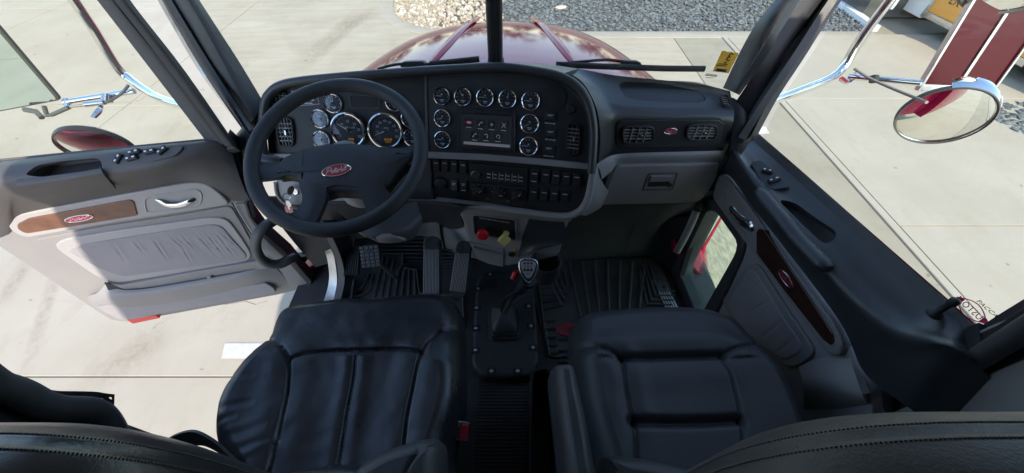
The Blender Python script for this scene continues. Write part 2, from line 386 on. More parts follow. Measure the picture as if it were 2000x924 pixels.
def bed(name, poly, n, s0, s1, kinds, m, mix=None):
    struct(G().plate(FL, poly, -.2, -.008, 0), name + '_bed', MAT['bed_earth'])
    X = [p[0] for p in poly]; Y = [p[1] for p in poly]; vs, fs, mi = [], [], []; k = 0
    while k < n:
        x, y = random.uniform(min(X), max(X)), random.uniform(min(Y), max(Y))
        if not inside(x, y, poly): continue
        k += 1; V, F_ = STONES[random.choice(kinds)]; s = random.uniform(s0, s1)
        M = Matrix.Translation((x, y, random.uniform(-.01, .02))) @ Matrix.Rotation(random.uniform(0, 6.3), 4, 'Z') @ Matrix.Rotation(random.uniform(-.5, .5), 4, 'X') @ Matrix.Scale(s, 4)
        o = len(vs); vs += [M @ v for v in V]; fs += [[i + o for i in f] for f in F_]; c = 1 if mix and random.random() < mix else 0; mi += [c] * len(F_)
    me = bpy.data.meshes.new(name); me.from_pydata([tuple(v) for v in vs], [], fs)
    for q in m: me.materials.append(MAT[q])
    me.polygons.foreach_set("material_index", mi); put(bpy.data.objects.new(name, me), kind='stuff')
mat('stone_white', (.48, .44, .38), .7, var=.2, vscale=9); mat('stone_tan', (.36, .27, .18), .8, var=.4, vscale=9)
mat('slate_dark', (.075, .09, .095), .7, var=.4, vscale=9)
lb = [(p.x + .03, p.y) for p in edge if p.x < -.45] + [(-.1, 6.98), (-.25, 8.2), (.1, 9.2), (.4, 14)]
bed('light_gravel', lb, 5200, .018, .045, (0, 1, 2), ['stone_light', 'stone_white'], .35)
sb = [(-.1, 6.98), (6.2, 6.98), (6.35, 8.4), (6.6, 11), (.35, 11), (.1, 9.2), (-.25, 8.2)]
bed('slate_gravel', sb, 9500, .016, .042, (3, 4, 5), ['stone_slate', 'slate_dark'], .35)
bed('slate_chippings', [(5.95, 4.62), (9.5, 4.62), (9.5, 2.0), (6.6, 2.0), (6.1, 3.84)], 2600, .03, .06, (3, 4, 5), ['stone_slate', 'slate_dark'], .35)
g = G(); V, F_ = STONES[1]; g.add([Vector((.92 + v.x * .12, 8.05 + v.y * .09, .03 + v.z * .04)) for v in V], F_)
put(bpy.data.objects.new('flat_stone', g.mesh('flat_stone', MAT['stone_white'], 80)), label='pale flat stone lying on the blue grey slate gravel', cat='stone')
# road paint
mat('road_paint', (.54, .53, .51), .6, var=.15, vscale=22, col2=(.44, .43, .40))
def paint(pts, name='parking_line'):
    struct(G().plate(FL, [(q.x, q.y) for q in (atz(*p, 0) for p in pts)], -.002, .004, 0), name, MAT['road_paint'])
p0, p1 = atz(440, 671, 0), atz(433, 700, 0)
struct(G().plate(FL, [(p0.x, p0.y), (p1.x, p1.y), (2.2, p1.y), (2.2, p0.y)], .001, .0045, 0), 'parking_line', MAT['road_paint'])
q0, q1 = atz(1503, 261, 0), atz(1495, 248, 0)
struct(G().plate(FL, [(-1.9, q0.y), (q0.x, q0.y), (q1.x, q1.y), (-1.9, q1.y)], .001, .0045, 0), 'parking_line', MAT['road_paint'])
# dirt tracks on the concrete: thin stains with ragged alpha
m = bpy.data.materials.new('stain'); m.use_nodes = True; n = m.node_tree; b = n.nodes["Principled BSDF"]; b.inputs["Base Color"].default_value = (.20, .135, .07, 1); b.inputs["Roughness"].default_value = .9
tc = n.nodes.new("ShaderNodeTexCoord"); nz = n.nodes.new("ShaderNodeTexNoise"); nz.inputs["Scale"].default_value = 16; nz.inputs["Detail"].default_value = 12; nz.inputs["Roughness"].default_value = .8
n.links.new(tc.outputs["Object"], nz.inputs["Vector"]); sep = n.nodes.new("ShaderNodeSeparateXYZ"); n.links.new(tc.outputs["Generated"], sep.inputs[0])
def mth(op, a, bb):
    k = n.nodes.new("ShaderNodeMath"); k.operation = op; k.use_clamp = op == 'MULTIPLY'
    for i, x in enumerate((a, bb)):
        if isinstance(x, (int, float)): k.inputs[i].default_value = x
        else: n.links.new(x, k.inputs[i])
    return k.outputs[0]
fx = mth('MULTIPLY', mth('MULTIPLY', sep.outputs[0], mth('SUBTRACT', 1, sep.outputs[0])), 4); fy = mth('MULTIPLY', mth('MULTIPLY', sep.outputs[1], mth('SUBTRACT', 1, sep.outputs[1])), 4)
rp = n.nodes.new("ShaderNodeMapRange"); rp.inputs[1].default_value = .40; rp.inputs[2].default_value = .75; rp.inputs[4].default_value = .38; n.links.new(nz.outputs[0], rp.inputs[0])
n.links.new(mth('MULTIPLY', rp.outputs[0], mth('MULTIPLY', fx, fy)), b.inputs["Alpha"]); MAT['stain'] = m
def stain(a, c, w):
    A, B = atz(*a, 0), atz(*c, 0); d = (B - A); Ln = d.length; M = Matrix.Translation((A + B) / 2 + Vector((0, 0, .0045 + .0004 * w))) @ Matrix.Rotation(math.atan2(d.y, d.x), 4, 'Z')
    struct(G().add([Vector((-Ln / 2, -w / 2, 0)), Vector((Ln / 2, -w / 2, 0)), Vector((Ln / 2, w / 2, 0)), Vector((-Ln / 2, w / 2, 0))], [(0, 1, 2, 3)]), 'dirt_track', m, M=M)
stain((575, 140), (712, 12), .35); stain((590, 140), (735, 10), .22); stain((50, 735), (120, 500), .12); stain((170, 760), (330, 640), .3); stain((650, 60), (742, 22), .5); stain((0, 600), (60, 500), .15)

for L in ([(0, 204), (120, 205), (200, 203), (262, 199)], [(262, 199), (280, 192), (300, 170)], [(520, 590), (380, 600), (300, 640)]):
    P = [atz(*p, 0) for p in L]; P = cr([(p.x, p.y) for p in P], 9); P = [Vector((p.x + random.uniform(-.02, .02), p.y + random.uniform(-.02, .02), .0075 if p.x > 3.6 else .0012)) for p in P]; g = G()
    A = [p + Vector((.0015, .002, 0)) for p in P]; B = [p - Vector((.0015, .002, 0)) for p in P]; g.rings([A, B], False, False, closed=False); struct(g, 'concrete_crack', MAT['bed_earth'])
# ================================================================ far right: parked trailer with orange side
tr = empty('equipment_trailer', (7.8, 6.0, 0), 'trailer with orange side panel in a silver frame beyond the pavement', 'trailer')
fo = Fr((7.03, 6.7, .9), (-1, -.02, 0))
a0, a1 = -4.0, -.38
O = [fo.l(1806, 26), fo.l(1800, 36)]
zb, yl = -.70, -.43
G().box(fo, yl, 1.5, zb, zb + .09, -.08, .02, .006).box(fo, yl, yl + .07, zb + .09, .3, -.08, .018, .006).box(fo, .62, .69, zb + .09, .3, -.08, .018, .006).box(fo, yl, 1.5, .3, .38, -.08, .02, .006).make('side_frame', MAT['steel'], tr)
G().box(fo, yl + .072, .618, zb + .092, .298, -.05, .004, .001).box(fo, .692, 1.5, zb + .092, .298, -.05, .004, .001).make('side_panel', MAT['orange'], tr)
G().box(fo, yl - .42, yl - .01, zb - .04, .38, -.32, .0, .012).make('corner_post', MAT['white_enamel'], tr)
def text(s, name, size, m, parent, M, ext=.0006, align='CENTER', shear=0, sx=1.0, kind=None):
    c = bpy.data.curves.new(name, 'FONT'); c.body = s; c.size = size; c.extrude = ext; c.align_x = align; c.align_y = 'CENTER'; c.shear = shear; c.resolution_u = 2
    tmp = bpy.data.objects.new('tmp', c); COL.objects.link(tmp); dg = bpy.context.evaluated_depsgraph_get(); me = bpy.data.meshes.new_from_object(tmp.evaluated_get(dg)); bpy.data.objects.remove(tmp)
    me.materials.clear(); me.materials.append(m); me.name = name
    if sx != 1: me.transform(Matrix.Diagonal((sx, 1, 1, 1)))
    return put(bpy.data.objects.new(name, me), parent, M)
ka, kb = fo.l(1868, 4)
text('EK', 'lettering', .20, MAT['black'], tr, fo.mat(ka - .02, kb + .01, .006, 0), shear=.3, sx=.9)
def wheel(c, parent, r=.33):
    M = Matrix.Translation(c) @ Matrix.Rotation(-pi / 2, 4, 'Y')
    w = G().lathe(M, [(r * .6, -.1), (r * .93, -.1), (r, -.06), (r, .06), (r * .93, .1), (r * .6, .1)], 28, True, True).make('wheel', MAT['rubber'], parent)
    G().lathe(M, [(r * .6, .09), (r * .56, .06), (r * .2, .05), (r * .15, .11), (0.01, .112)], 20).make('rim', MAT['steel'], w)
wheel(Vector((7.5, 5.3, .33)), tr); wheel(Vector((7.5, 4.6, .33)), tr)
G().plate(FL, [(7.12, 4.2), (9.4, 4.2), (9.4, 7.05), (7.12, 7.05)], .22, .30, .01, back=True).make('chassis', MAT['dark_steel'], tr)
G().plate(FL, [(7.12, 4.2), (9.4, 4.2), (9.4, 7.05), (7.12, 7.05)], .31, 1.25, .03).make('body', MAT['white_enamel'], tr)
bx = empty('steel_container', (7.8, 8.4, 0), 'dark grey steel container standing behind the orange sided trailer', 'container')
fb = Fr((6.36, 7.56, 0), (0, -1, 0))
G().plate(FL, [(6.36, 7.56), (9.6, 7.56), (9.6, 10.4), (6.36, 10.4)], .03, 1.55, .02).make('body', MAT['dark_steel'], bx)
g = G()
for k in range(7): g.box(fb, .25 + k * .45, .33 + k * .45, .15, 1.4, -.01, .05, .01)
g.make('rib', MAT['dark_steel'], bx, kind='stuff')
G().plate(FL, [(6.20, 6.98), (6.32, 6.98), (6.62, 10.4), (6.46, 10.4)], 0, .09, .01).make('skid', MAT['white_enamel'], bx)
G().box(fb, .28, .42, .42, .48, .0, .16, .01).box(fb, .32, .37, .20, .44, .10, .15, .01).make('hook', MAT['white_enamel'], bx)

# ================================================================ far trees and buildings, seen only in reflections and from beside
mat('leaf', (.045, .075, .028), .7, var=.4, vscale=1.5); mat('bark', (.10, .08, .06), .9); mat('far_wall', (.42, .38, .33), .8, var=.1, vscale=1)
vs, fs = [], []; rnd = random.Random(5)
for k in range(26):
    a = radians(180 - 7 * k); R_ = rnd.uniform(38, 46); x, y, h = R_ * cos(a), R_ * sin(a), rnd.uniform(5.5, 9.5)
    lobes = [(Vector((x + rnd.uniform(-.3, .3) * h, y + rnd.uniform(-.2, .2) * h, h * rnd.uniform(.2, .85))), h * rnd.uniform(.12, .22)) for _ in range(9)]
    for q in range(260):
        c, r = rnd.choice(lobes); d = Vector((rnd.gauss(0, 1), rnd.gauss(0, 1), rnd.gauss(0, 1))).normalized() * r * rnd.uniform(.6, 1.05); p = c + d; s_ = h * .05
        e1, e2 = [Vector((rnd.gauss(0, 1), rnd.gauss(0, 1), rnd.gauss(0, 1))).normalized() * s_ for _ in '12']; o = len(vs); vs += [p - e1, p + e2, p + e1, p - e2]; fs.append((o, o + 1, o + 2, o + 3))
G().add(vs, fs).make('distant_treeline', MAT['leaf'], None, kind='stuff')
# ================================================================ CAB SHELL (setting)
ZF = 1.24; CX = -.04
FF = Fr((0, 0, ZF), (0, 0, 1), (0, 1, 0))
struct(G().plate(FF, [(-.93, -1.7), (.88, -1.7), (.88, 1.3), (-.93, 1.3)], -.10, 0, .003, back=True), 'cab_floor', MAT['rubber'])
struct(G().plate(Fr((0, 0, 2.92), (0, 0, -1), (0, 1, 0)), [(-.96, -1.78), (1.02, -1.78), (1.02, .24), (.88, .26), (.88, 1.06), (-.96, 1.06)], -.06, 0, .01, back=True), 'cab_roof', MAT['roof_lining'])
struct(G().plate(Fr((0, -1.7, 1.9), (0, 1, 0)), rect(1.86, 1.75, .04, .2), -.05, 0, .01, back=True), 'rear_wall', MAT['roof_lining'])
# side walls of the sleeper behind the doors
for sx, nm in ((1, 'right'), (-1, 'left')):
    fw = Fr((CX + sx * .875, 0, 2.0), (-sx, 0, 0)); y0, y1 = (-1.72, .255)
    pts = [(fw.U.y * y, z) for y, z in ((y0, -.78), (y1, -.78), (y1, .95), (y0, .95))]
    struct(G().plate(fw, pts, -.04, 0, .004, back=True), 'side_wall', MAT['grey_mid'])
    so = 1.06 if sx > 0 else .925  # right side set further out to block sun from the passenger pillar
    ob = G().plate(Fr((CX + sx * so, 0, 2.0), (sx, 0, 0)), [(-sx * -1 * y * -1, z) for y, z in ()] or [(Fr((0, 0, 0), (sx, 0, 0)).U.y * y, z) for y, z in ((y0 - .4, -.95), (.24, -.95), (.24, .96), (y0 - .4, .96))], -.006, 0, .002, back=True)
    struct(ob, 'body_side', MAT['paint'])
struct(G().plate(Fr((.95, .238, 2.0), (0, 1, 0)), rect(.20, 1.91, 0, 0), -.02, 0, .006, back=True), 'added_body_end', MAT['paint'])  # added face closing the widened right side, keeps sun off the pillar
# upper header above windscreen
struct(G().patch([[(-.92, 1.0, 2.93), (-.04, 1.06, 2.93), (.86, 1.0, 2.93)], [(-.90, 1.0, 2.62), (-.04, 1.08, 2.66), (.84, 1.0, 2.62)]], .06), 'header_wall', MAT['charcoal'])
# firewall, kick panels and toe board
struct(G().patch([[(-.80, 1.22, 1.86), (0, 1.25, 1.95), (.76, 1.22, 1.86)], [(-.86, 1.20, 1.6), (0, 1.22, 1.6), (.80, 1.12, 1.6)], [(-.86, 1.19, 1.30), (0, 1.20, 1.30), (.80, 1.09, 1.30)], [(-.86, 1.18, 1.2), (0, 1.18, 1.2), (.80, 1.08, 1.2)]], .04), 'firewall', MAT['rubber'])
# glass: two flat panes, centre post
WB = lambda px, py, y: aty(px, py, y)
def wpane(name, a, b2, sgn):
    # bottom line a->b2, top line 0.66 higher, leaning back
    r0 = [a, a.lerp(b2, .5) + Vector((0, 0, .012)), b2]; up = Vector((0, -.14, .66))
    return [r0, [p + up for p in r0]]
wl0, wlc = aty(500, 190, 1.10) + Vector((0, 0, -.03)), aty(960, 128, 1.17) + Vector((0, 0, -.03)); wr0 = aty(1430, 185, 1.10) + Vector((0, 0, -.03))
WS = {}
for nm, a, b2 in (('l', wl0, wlc), ('r', wlc, wr0)):
    d = (b2 - a).normalized(); up = Vector((0, -.2, 1)).normalized(); N = d.cross(up); N = N if N.y < 0 else -N
    f = Fr(a, N, up); WS[nm] = f
    L_ = (b2 - a).length; q = f.U.dot(b2 - a); w = f.V.dot(b2 - a)
    pt = [(0, -.05), (q, w - .05), (q, w + .72), (0, .72)]
    struct(G().plate(f, pt, -.005, 0, 0, back=True), 'windshield_glass', MAT['glass_ws'])
def pxstrip(name, rows, thick, m, parent=None, sub=4, **k):
    """rows of (px, py, depth)"""
    R = [[atd(*p) for p in r] for r in rows]
    if rows[0][-1][1] <= -70: R = [r + [r[-1] + (r[-1] - r[-2]) * 5] for r in R]
    return struct(G().patch(R, thick, sub), name, m, parent, **k)
# centre post
c0, c1 = aty(968, 126, 1.155), aty(964, -20, 1.07)
post = empty('windshield_post', (c0.x, c0.y, c0.z - .03), 'black upright post dividing the two windshield panes', 'post')
def prism(P0, P1, wx0, wx1, dy): # vertical bar, half widths
    return [[P + Vector(s) for s in ((-w, dy, 0), (-w, -dy * .3, 0), (-w * .6, -dy, 0), (w * .6, -dy, 0), (w, -dy * .3, 0), (w, dy, 0))] for P, w in ((P0, wx0), (P1, wx1))]
up = (c1 - c0)
G().rings(prism(c0 - up * .3, c1 + up * 2.4, .0215, .0215, .022), True, True).make('post_body', MAT['black'], post)
G().rings(prism(c0 - up * .3 + Vector((-.003, -.004, 0)), c1 + up * 2.4 + Vector((-.003, -.004, 0)), .012, .012, .021), True, True).make('post_cover', MAT['panel'], post)
G().rings(prism(c0 - up * .02, c0 + up * .05, .026, .024, .028), True, True).make('post_foot', MAT['black'], post)
# ---------------- A pillars
pil = empty('windshield_pillar', atd(1450, 190, 1.18), 'dark windshield pillar beside the passenger window with grey inner cover', 'pillar')
pxstrip('pillar_cover', [[(1412, 172, 1.19), (1446, 100, 1.12), (1478, 45, 1.07), (1522, -8, 1.03), (1580, -70, .99)], [(1432, 180, 1.15), (1470, 105, 1.09), (1500, 48, 1.04), (1545, -8, 1.0), (1600, -70, .96)], [(1444, 186, 1.15), (1496, 112, 1.08), (1530, 52, 1.04), (1572, -8, 1.0), (1625, -70, .96)]], .03, MAT['dash'], pil)
pxstrip('pillar_body', [[(1436, 200, 1.17), (1490, 118, 1.10), (1526, 54, 1.06), (1565, -8, 1.02), (1620, -70, .98)], [(1455, 232, 1.16), (1520, 122, 1.10), (1552, 56, 1.06), (1600, -8, 1.02), (1655, -70, .98)], [(1470, 262, 1.17), (1535, 128, 1.11), (1578, 58, 1.07), (1618, -8, 1.03), (1668, -70, .99)]], .03, MAT['black'], pil)
pxstrip('door_gasket', [[(1430, 282, 1.18), (1480, 195, 1.14), (1540, 105, 1.09), (1592, 25, 1.05), (1650, -60, 1.0)], [(1442, 268, 1.13), (1492, 190, 1.10), (1550, 104, 1.06), (1603, 22, 1.02), (1660, -60, .98)]], .02, MAT['rubber'], pil)
pxstrip('pillar_foot', [[(1424, 190, 1.15), (1432, 240, 1.14), (1424, 300, 1.18)], [(1450, 210, 1.13), (1452, 250, 1.13), (1436, 300, 1.17)], [(1472, 250, 1.14), (1470, 268, 1.14), (1446, 305, 1.17)]], .02, MAT['black'], pil)
pil2 = empty('windshield_pillar', atd(490, 210, 1.18), 'black windshield pillar between the dashboard and the open driver door', 'pillar')
pxstrip('pillar_cover', [[(515, 200, 1.16), (470, 125, 1.11), (428, 60, 1.06), (384, -8, 1.02), (344, -70, .98)], [(496, 232, 1.13), (446, 140, 1.08), (402, 60, 1.03), (362, -8, .99), (324, -70, .95)], [(487, 240, 1.15), (420, 140, 1.10), (372, 60, 1.05), (330, -8, 1.01), (292, -70, .97)]], .03, MAT['charcoal'], pil2)
pxstrip('pillar_body', [[(494, 262, 1.15), (428, 155, 1.10), (376, 66, 1.06), (334, -8, 1.02), (298, -70, .98)], [(484, 262, 1.14), (412, 150, 1.10), (364, 66, 1.05), (322, -8, 1.01), (286, -70, .97)], [(478, 252, 1.17), (404, 150, 1.12), (354, 66, 1.08), (312, -8, 1.04), (276, -70, 1.0)]], .02, MAT['black'], pil2)
pxstrip('door_frame_edge', [[(481, 264, 1.19), (404, 152, 1.14), (353, 66, 1.09), (312, -8, 1.05), (276, -70, 1.0)], [(474, 254, 1.20), (396, 150, 1.15), (345, 66, 1.1), (303, -8, 1.06), (268, -70, 1.0)]], .012, MAT['steel'], pil2)
pxstrip('pillar_foot', [[(508, 205, 1.155), (494, 262, 1.15), (500, 320, 1.2)], [(484, 235, 1.16), (470, 270, 1.16), (484, 330, 1.2)], [(462, 262, 1.2), (458, 285, 1.2), (480, 345, 1.22)]], .02, MAT['black'], pil2)
pxstrip('door_seal', [[(492, 252, 1.11), (420, 140, 1.085), (368, 56, 1.035), (330, -8, 1.0), (294, -70, .96)], [(487, 256, 1.11), (413, 143, 1.085), (361, 58, 1.035), (322, -8, 1.0), (286, -70, .96)]], .015, MAT['rubber'], pil2)
# ---------------- B pillars and rear side lining
bp = empty('door_pillar', (.83, .28, 1.7), 'dark door pillar behind the passenger door with grey lining', 'pillar')
tp = [(1716, 830), (1722, 790), (1730, 750), (1757, 733), (1800, 730), (1842, 726), (1900, 706), (1950, 676), (2000, 645), (2060, 608)]
G().tube(cr([atx(px, py, .815) for px, py in tp], 5), .017, 10).make('door_seal', MAT['rubber'], bp)
tp2 = [(1700, 800), (1712, 748), (1745, 718), (1800, 710), (1842, 703), (1900, 680), (1960, 642), (2040, 592)]
G().tube(cr([atx(px, py, .828) for px, py in tp2], 5), .010, 8).make('seal_lip', MAT['black'], bp)
G().patch([[atx(px, py, .84) for px, py in ((1730, 830), (1738, 770), (1760, 745), (1842, 738), (1900, 715), (2000, 655), (2100, 600))], [atx(px, py, .845) for px, py in ((1760, 960), (1800, 900), (1850, 880), (1930, 870), (2000, 860), (2100, 840), (2200, 820))]], .02).make('side_lining', MAT['vinyl'], bp)
pxp = lambda pts, x: [atx(a, b2, x) for a, b2 in pts]
G().patch([pxp([(1894, 652), (1945, 618), (2000, 584), (2080, 535)], .838), pxp([(1880, 690), (1930, 655), (2000, 612), (2080, 560)], .828)], .02).make('pillar_trim', MAT['black'], bp)
G().patch([pxp([(1858, 650), (1885, 640), (1912, 630)], .83), pxp([(1860, 700), (1888, 700), (1915, 680)], .80)], .02).make('corner_trim', MAT['black'], bp)
G().tube(cr(pxp([(1880, 676), (1911, 652), (1960, 630), (2000, 612), (2080, 570)], .822), 4), .0025, 6).make('gasket_edge', MAT['grey_mid'], bp)
bl = empty('door_pillar', (-.83, .25, 1.7), 'black door pillar behind the driver seat with a torn rubber edge', 'pillar')
lp = [(-60, 690), (0, 735), (50, 752), (90, 772), (130, 784), (190, 786), (215, 800), (235, 830), (250, 870)]
X_ = -.80
G().tube(cr(pxp([(a - 14, b2 + 14) for a, b2 in lp], X_), 5), .022, 10).make('door_seal', MAT['rubber'], bl)
G().patch([pxp([(-80, 700), (0, 745), (60, 770), (130, 800), (190, 805), (225, 850)], X_ - .02), pxp([(-80, 830), (0, 850), (60, 870), (120, 880), (180, 900), (220, 930)], X_ - .02)], .02).make('side_lining', MAT['vinyl'], bl)
# torn strip of rubber
top = [(40, 752), (75, 756), (110, 763), (150, 764), (186, 765), (206, 768), (222, 770)]; bot = [(40, 762), (75, 766), (105, 776), (150, 778), (186, 779), (207, 777), (222, 775)]
g = G().patch([pxp(top, X_ - .012), pxp(bot, X_ - .012)], .004)
g.patch([pxp([(206, 768), (214, 778), (223, 782)], X_ - .012), pxp([(199, 776), (206, 780), (221, 790)], X_ - .012)], .004)
g.patch([pxp([(219, 770), (222, 785), (220, 795)], X_ - .013), pxp([(224, 770), (223.5, 785), (223, 797)], X_ - .013)], .003)
g.make('torn_strip', MAT['black'], bl)

# ================================================================ HOOD
def hoodz(y): return 1.93 - .055 * (y - 1.2) - .085 * max(0, y - 1.2) ** 2 * .55
hd = empty('truck_hood', (CX, 1.9, 1.2), 'glossy dark red truck hood beyond the windshield', 'hood')
rows = []
HW = [(1.19, .76), (1.45, .735), (1.75, .68), (2.05, .61), (2.3, .535), (2.45, .475), (2.53, .42), (2.56, .40)]
for k, (y, w) in enumerate(HW):
    z = hoodz(y) - (.0, .0, 0, 0, .01, .035, .08, .17)[k]; r = []
    for s in (-1.06, -1.04, -1.0, -.86, -.55, 0, .55, .86, 1.0, 1.04, 1.06):
        a = abs(s); dz = -.085 * a ** 2.6 - (.03 if a > .95 else 0) - (.10 if a > 1.02 else 0) - (.25 if a > 1.05 else 0)
        r.append(Vector((CX + s * w, y, z + dz)))
    rows.append(r)
G().patch(rows, .012, 5).make('hood_shell', MAT['paint'], hd)
for s in (-1, 1):
    P = []
    for k in range(11):
        t = k / 10; y = 1.52 + .95 * t; i = next(j for j in range(len(HW) - 1) if HW[j + 1][0] >= y); w = HW[i][1] + (HW[i + 1][1] - HW[i][1]) * (y - HW[i][0]) / (HW[i + 1][0] - HW[i][0])
        x = s * (.315 - .15 * t); a = abs(x) / w; P.append(Vector((CX + x, y, hoodz(y) - .085 * a ** 2.6 - (.012 if y > 2.3 else 0) + .002)))
    G().tube(P, [.004, .012, .017, .019, .02, .02, .02, .02, .02, .02, .02], 8, flat=.55).make('hood_ridge', MAT['paint'], hd)
# cowl between hood and windscreen
struct(G().patch([[(-.72, 1.13, 1.95), (-.04, 1.20, 2.03), (.64, 1.13, 1.95)], [(-.72, 1.2, 1.86), (-.04, 1.25, 1.90), (.64, 1.2, 1.86)]], .02), 'cowl', MAT['paint'])
# right fender with lamp, seen through the low door window; left one under the driver door
for sx in (1, -1):
    fe = empty('front_fender', (CX + sx * .95, 1.5, .7), 'red front fender with amber lamp ' + ('seen through the small passenger door window' if sx > 0 else 'under the open driver door'), 'fender')
    x = lambda d: CX + sx * d
    G().patch([[(x(.70), .98, 1.40), (x(.70), 1.5, 1.60), (x(.66), 2.2, 1.5)], [(x(.88), .98, 1.22), (x(.93), 1.5, 1.42), (x(.95), 2.2, 1.35)], [(x(.99), .98, 1.02), (x(1.05), 1.5, 1.15), (x(1.10), 2.2, 1.1)], [(x(1.03), .98, .70), (x(1.08), 1.5, .70), (x(1.1), 2.2, .70)]], .012).make('fender_shell', MAT['paint'], fe)
    M = Fr((x(1.05), 1.10, .86), (sx * .55, -.75, .45)).mat()
    l_ = G().lathe(M, [(.062, 0), (.062, .012), (.056, .022), (.03, .03), (0.002, .032)], 24).make('marker_lamp', MAT['amber'], fe)
    G().lathe(M, [(.064, -.006), (.070, -.004), (.070, .012), (.064, .016)], 24, False, False).make('lamp_rim', MAT['chrome'], l_)
# ================================================================ DASHBOARD
dash = empty('dashboard', (-.1, 1.05, 1.3), 'wide dark dashboard with grey lower trim, round chrome rimmed gauges and switches', 'dashboard')
T28 = radians(27)
f1 = Fr(atd(684, 255, 1.17), (0, -cos(T28), sin(T28)))
A12 = radians(11)
f2 = Fr(f1.hit(838, 250), (-sin(A12) * cos(T28), -cos(A12) * cos(T28), sin(T28)))
# dark instrument faces
outer1 = [(524, 303), (520, 240), (528, 196), (541, 178), (572, 165), (660, 155), (760, 148), (834, 144), (838, 303)]
outer2 = [(836, 303), (832, 144), (970, 138), (1050, 147), (1105, 162), (1138, 190), (1152, 238), (1152, 330)]
G().plate(f1, f1.ls(outer1), -.03, 0, .002).make('instrument_panel', MAT['panel'], dash)
G().plate(f2, f2.ls(outer2), -.03, 0, .002).make('instrument_panel', MAT['panel'], dash)
G().plate(f2, f2.ls([(829, 147), (834, 147), (838, 302), (833, 302)]), -.01, .004, .0015).make('panel_divider', MAT['charcoal'], dash)
# hood lip round the instruments
lipp = [(517, 310), (512, 262), (517, 205), (527, 183), (548, 167), (590, 158), (680, 149), (800, 140), (900, 134), (975, 131), (1040, 138), (1095, 150), (1130, 172), (1150, 205), (1159, 250), (1158, 300), (1155, 338)]
def fx(px, py): return (f1 if px < 838 else f2).off(.03).hit(px, py)
lip = cr([fx(*p) for p in lipp], 6)
G().tube(lip, .0125, 12, flat=1.0).make('instrument_hood', MAT['dash'], dash)
# inner wall between lip and face
g = G(); A = cr([fx(*p) for p in lipp], 5); inn = [(525, 310), (521, 262), (526, 208), (537, 188), (556, 175), (594, 167), (680, 158), (800, 149), (900, 144), (972, 142), (1035, 149), (1085, 161), (1120, 182), (1141, 212), (1150, 252), (1150, 300), (1148, 338)]
def fi(px, py): return (f1 if px < 838 else f2).off(.001).hit(px, py)
B = cr([fi(*p) for p in inn], 5)
g.rings([A, B], False, False, closed=False); g.make('hood_wall', MAT['panel'], dash)
# top pad from the lip to the windshield
wline = [(522, 196, 1.09), (556, 168, 1.10), (650, 146, 1.12), (760, 134, 1.14), (880, 126, 1.16), (968, 122, 1.175), (1060, 125, 1.16), (1130, 134, 1.15), (1200, 147, 1.13), (1290, 156, 1.12), (1370, 165, 1.11), (1428, 176, 1.10)]
back = [aty(*p) for p in wline]
fl = [(515, 215), (530, 180), (590, 156), (690, 147), (800, 138), (900, 132), (975, 129), (1042, 136), (1096, 149)]
front = [fx(*p) + Vector((0, .004, .004)) for p in fl]
G().patch([cr(front, 3), [p for p in resample(cr(back[:8], 6), len(cr(front, 3)), False)]][::1], .01, 2).make('dash_top', MAT['dash'], dash)
# passenger side body: sections from the windscreen over the crest and down the face
def sec(L): return [aty(px, py, y) for px, py, y in L]
S = [sec([(1090, 130, 1.155), (1112, 143, 1.10), (1135, 158, 1.04), (1152, 182, 1.0), (1166, 215, .97), (1172, 255, .955), (1172, 285, .95), (1168, 318, .945)]),
     sec([(1140, 136, 1.145), (1150, 152, 1.11), (1166, 176, 1.06), (1180, 200, 1.02), (1188, 226, .99), (1188, 258, .985), (1186, 288, .985), (1182, 312, .985)]),
     sec([(1200, 147, 1.13), (1203, 165, 1.11), (1208, 196, 1.045), (1212, 210, 1.02), (1212, 230, 1.0), (1210, 258, 1.0), (1208, 288, 1.0), (1205, 304, 1.0)]),
     sec([(1290, 156, 1.12), (1291, 172, 1.105), (1294, 202, 1.045), (1296, 214, 1.022), (1298, 232, 1.0), (1298, 258, 1.0), (1298, 286, 1.0), (1298, 300, 1.0)]),
     sec([(1370, 165, 1.11), (1374, 180, 1.10), (1382, 204, 1.045), (1386, 215, 1.022), (1390, 232, 1.0), (1390, 258, 1.0), (1388, 284, 1.0), (1386, 298, 1.0)]),
     sec([(1426, 178, 1.10), (1428, 190, 1.085), (1432, 208, 1.045), (1434, 217, 1.022), (1433, 234, 1.0), (1428, 258, 1.0), (1422, 284, 1.0), (1416, 297, 1.0)])]
body = G().patch(S, .02, 6).make('dash_body', MAT['dash'], dash)
# tray recess in the top
ft = Fr(aty(1294, 180, 1.085), (0, -.35, 1), (0, 1, 0))
trp = ft.ls([(1206, 160), (1290, 163), (1368, 172), (1384, 190), (1372, 200), (1290, 199), (1228, 196), (1214, 184)])
cut(body, G().plate(ft, trp, -.013, .06, 0, r=.03, back=True))
G().plate(ft, trp, -.03, -.012, .001, r=.03).make('storage_tray', MAT['dash'], dash)
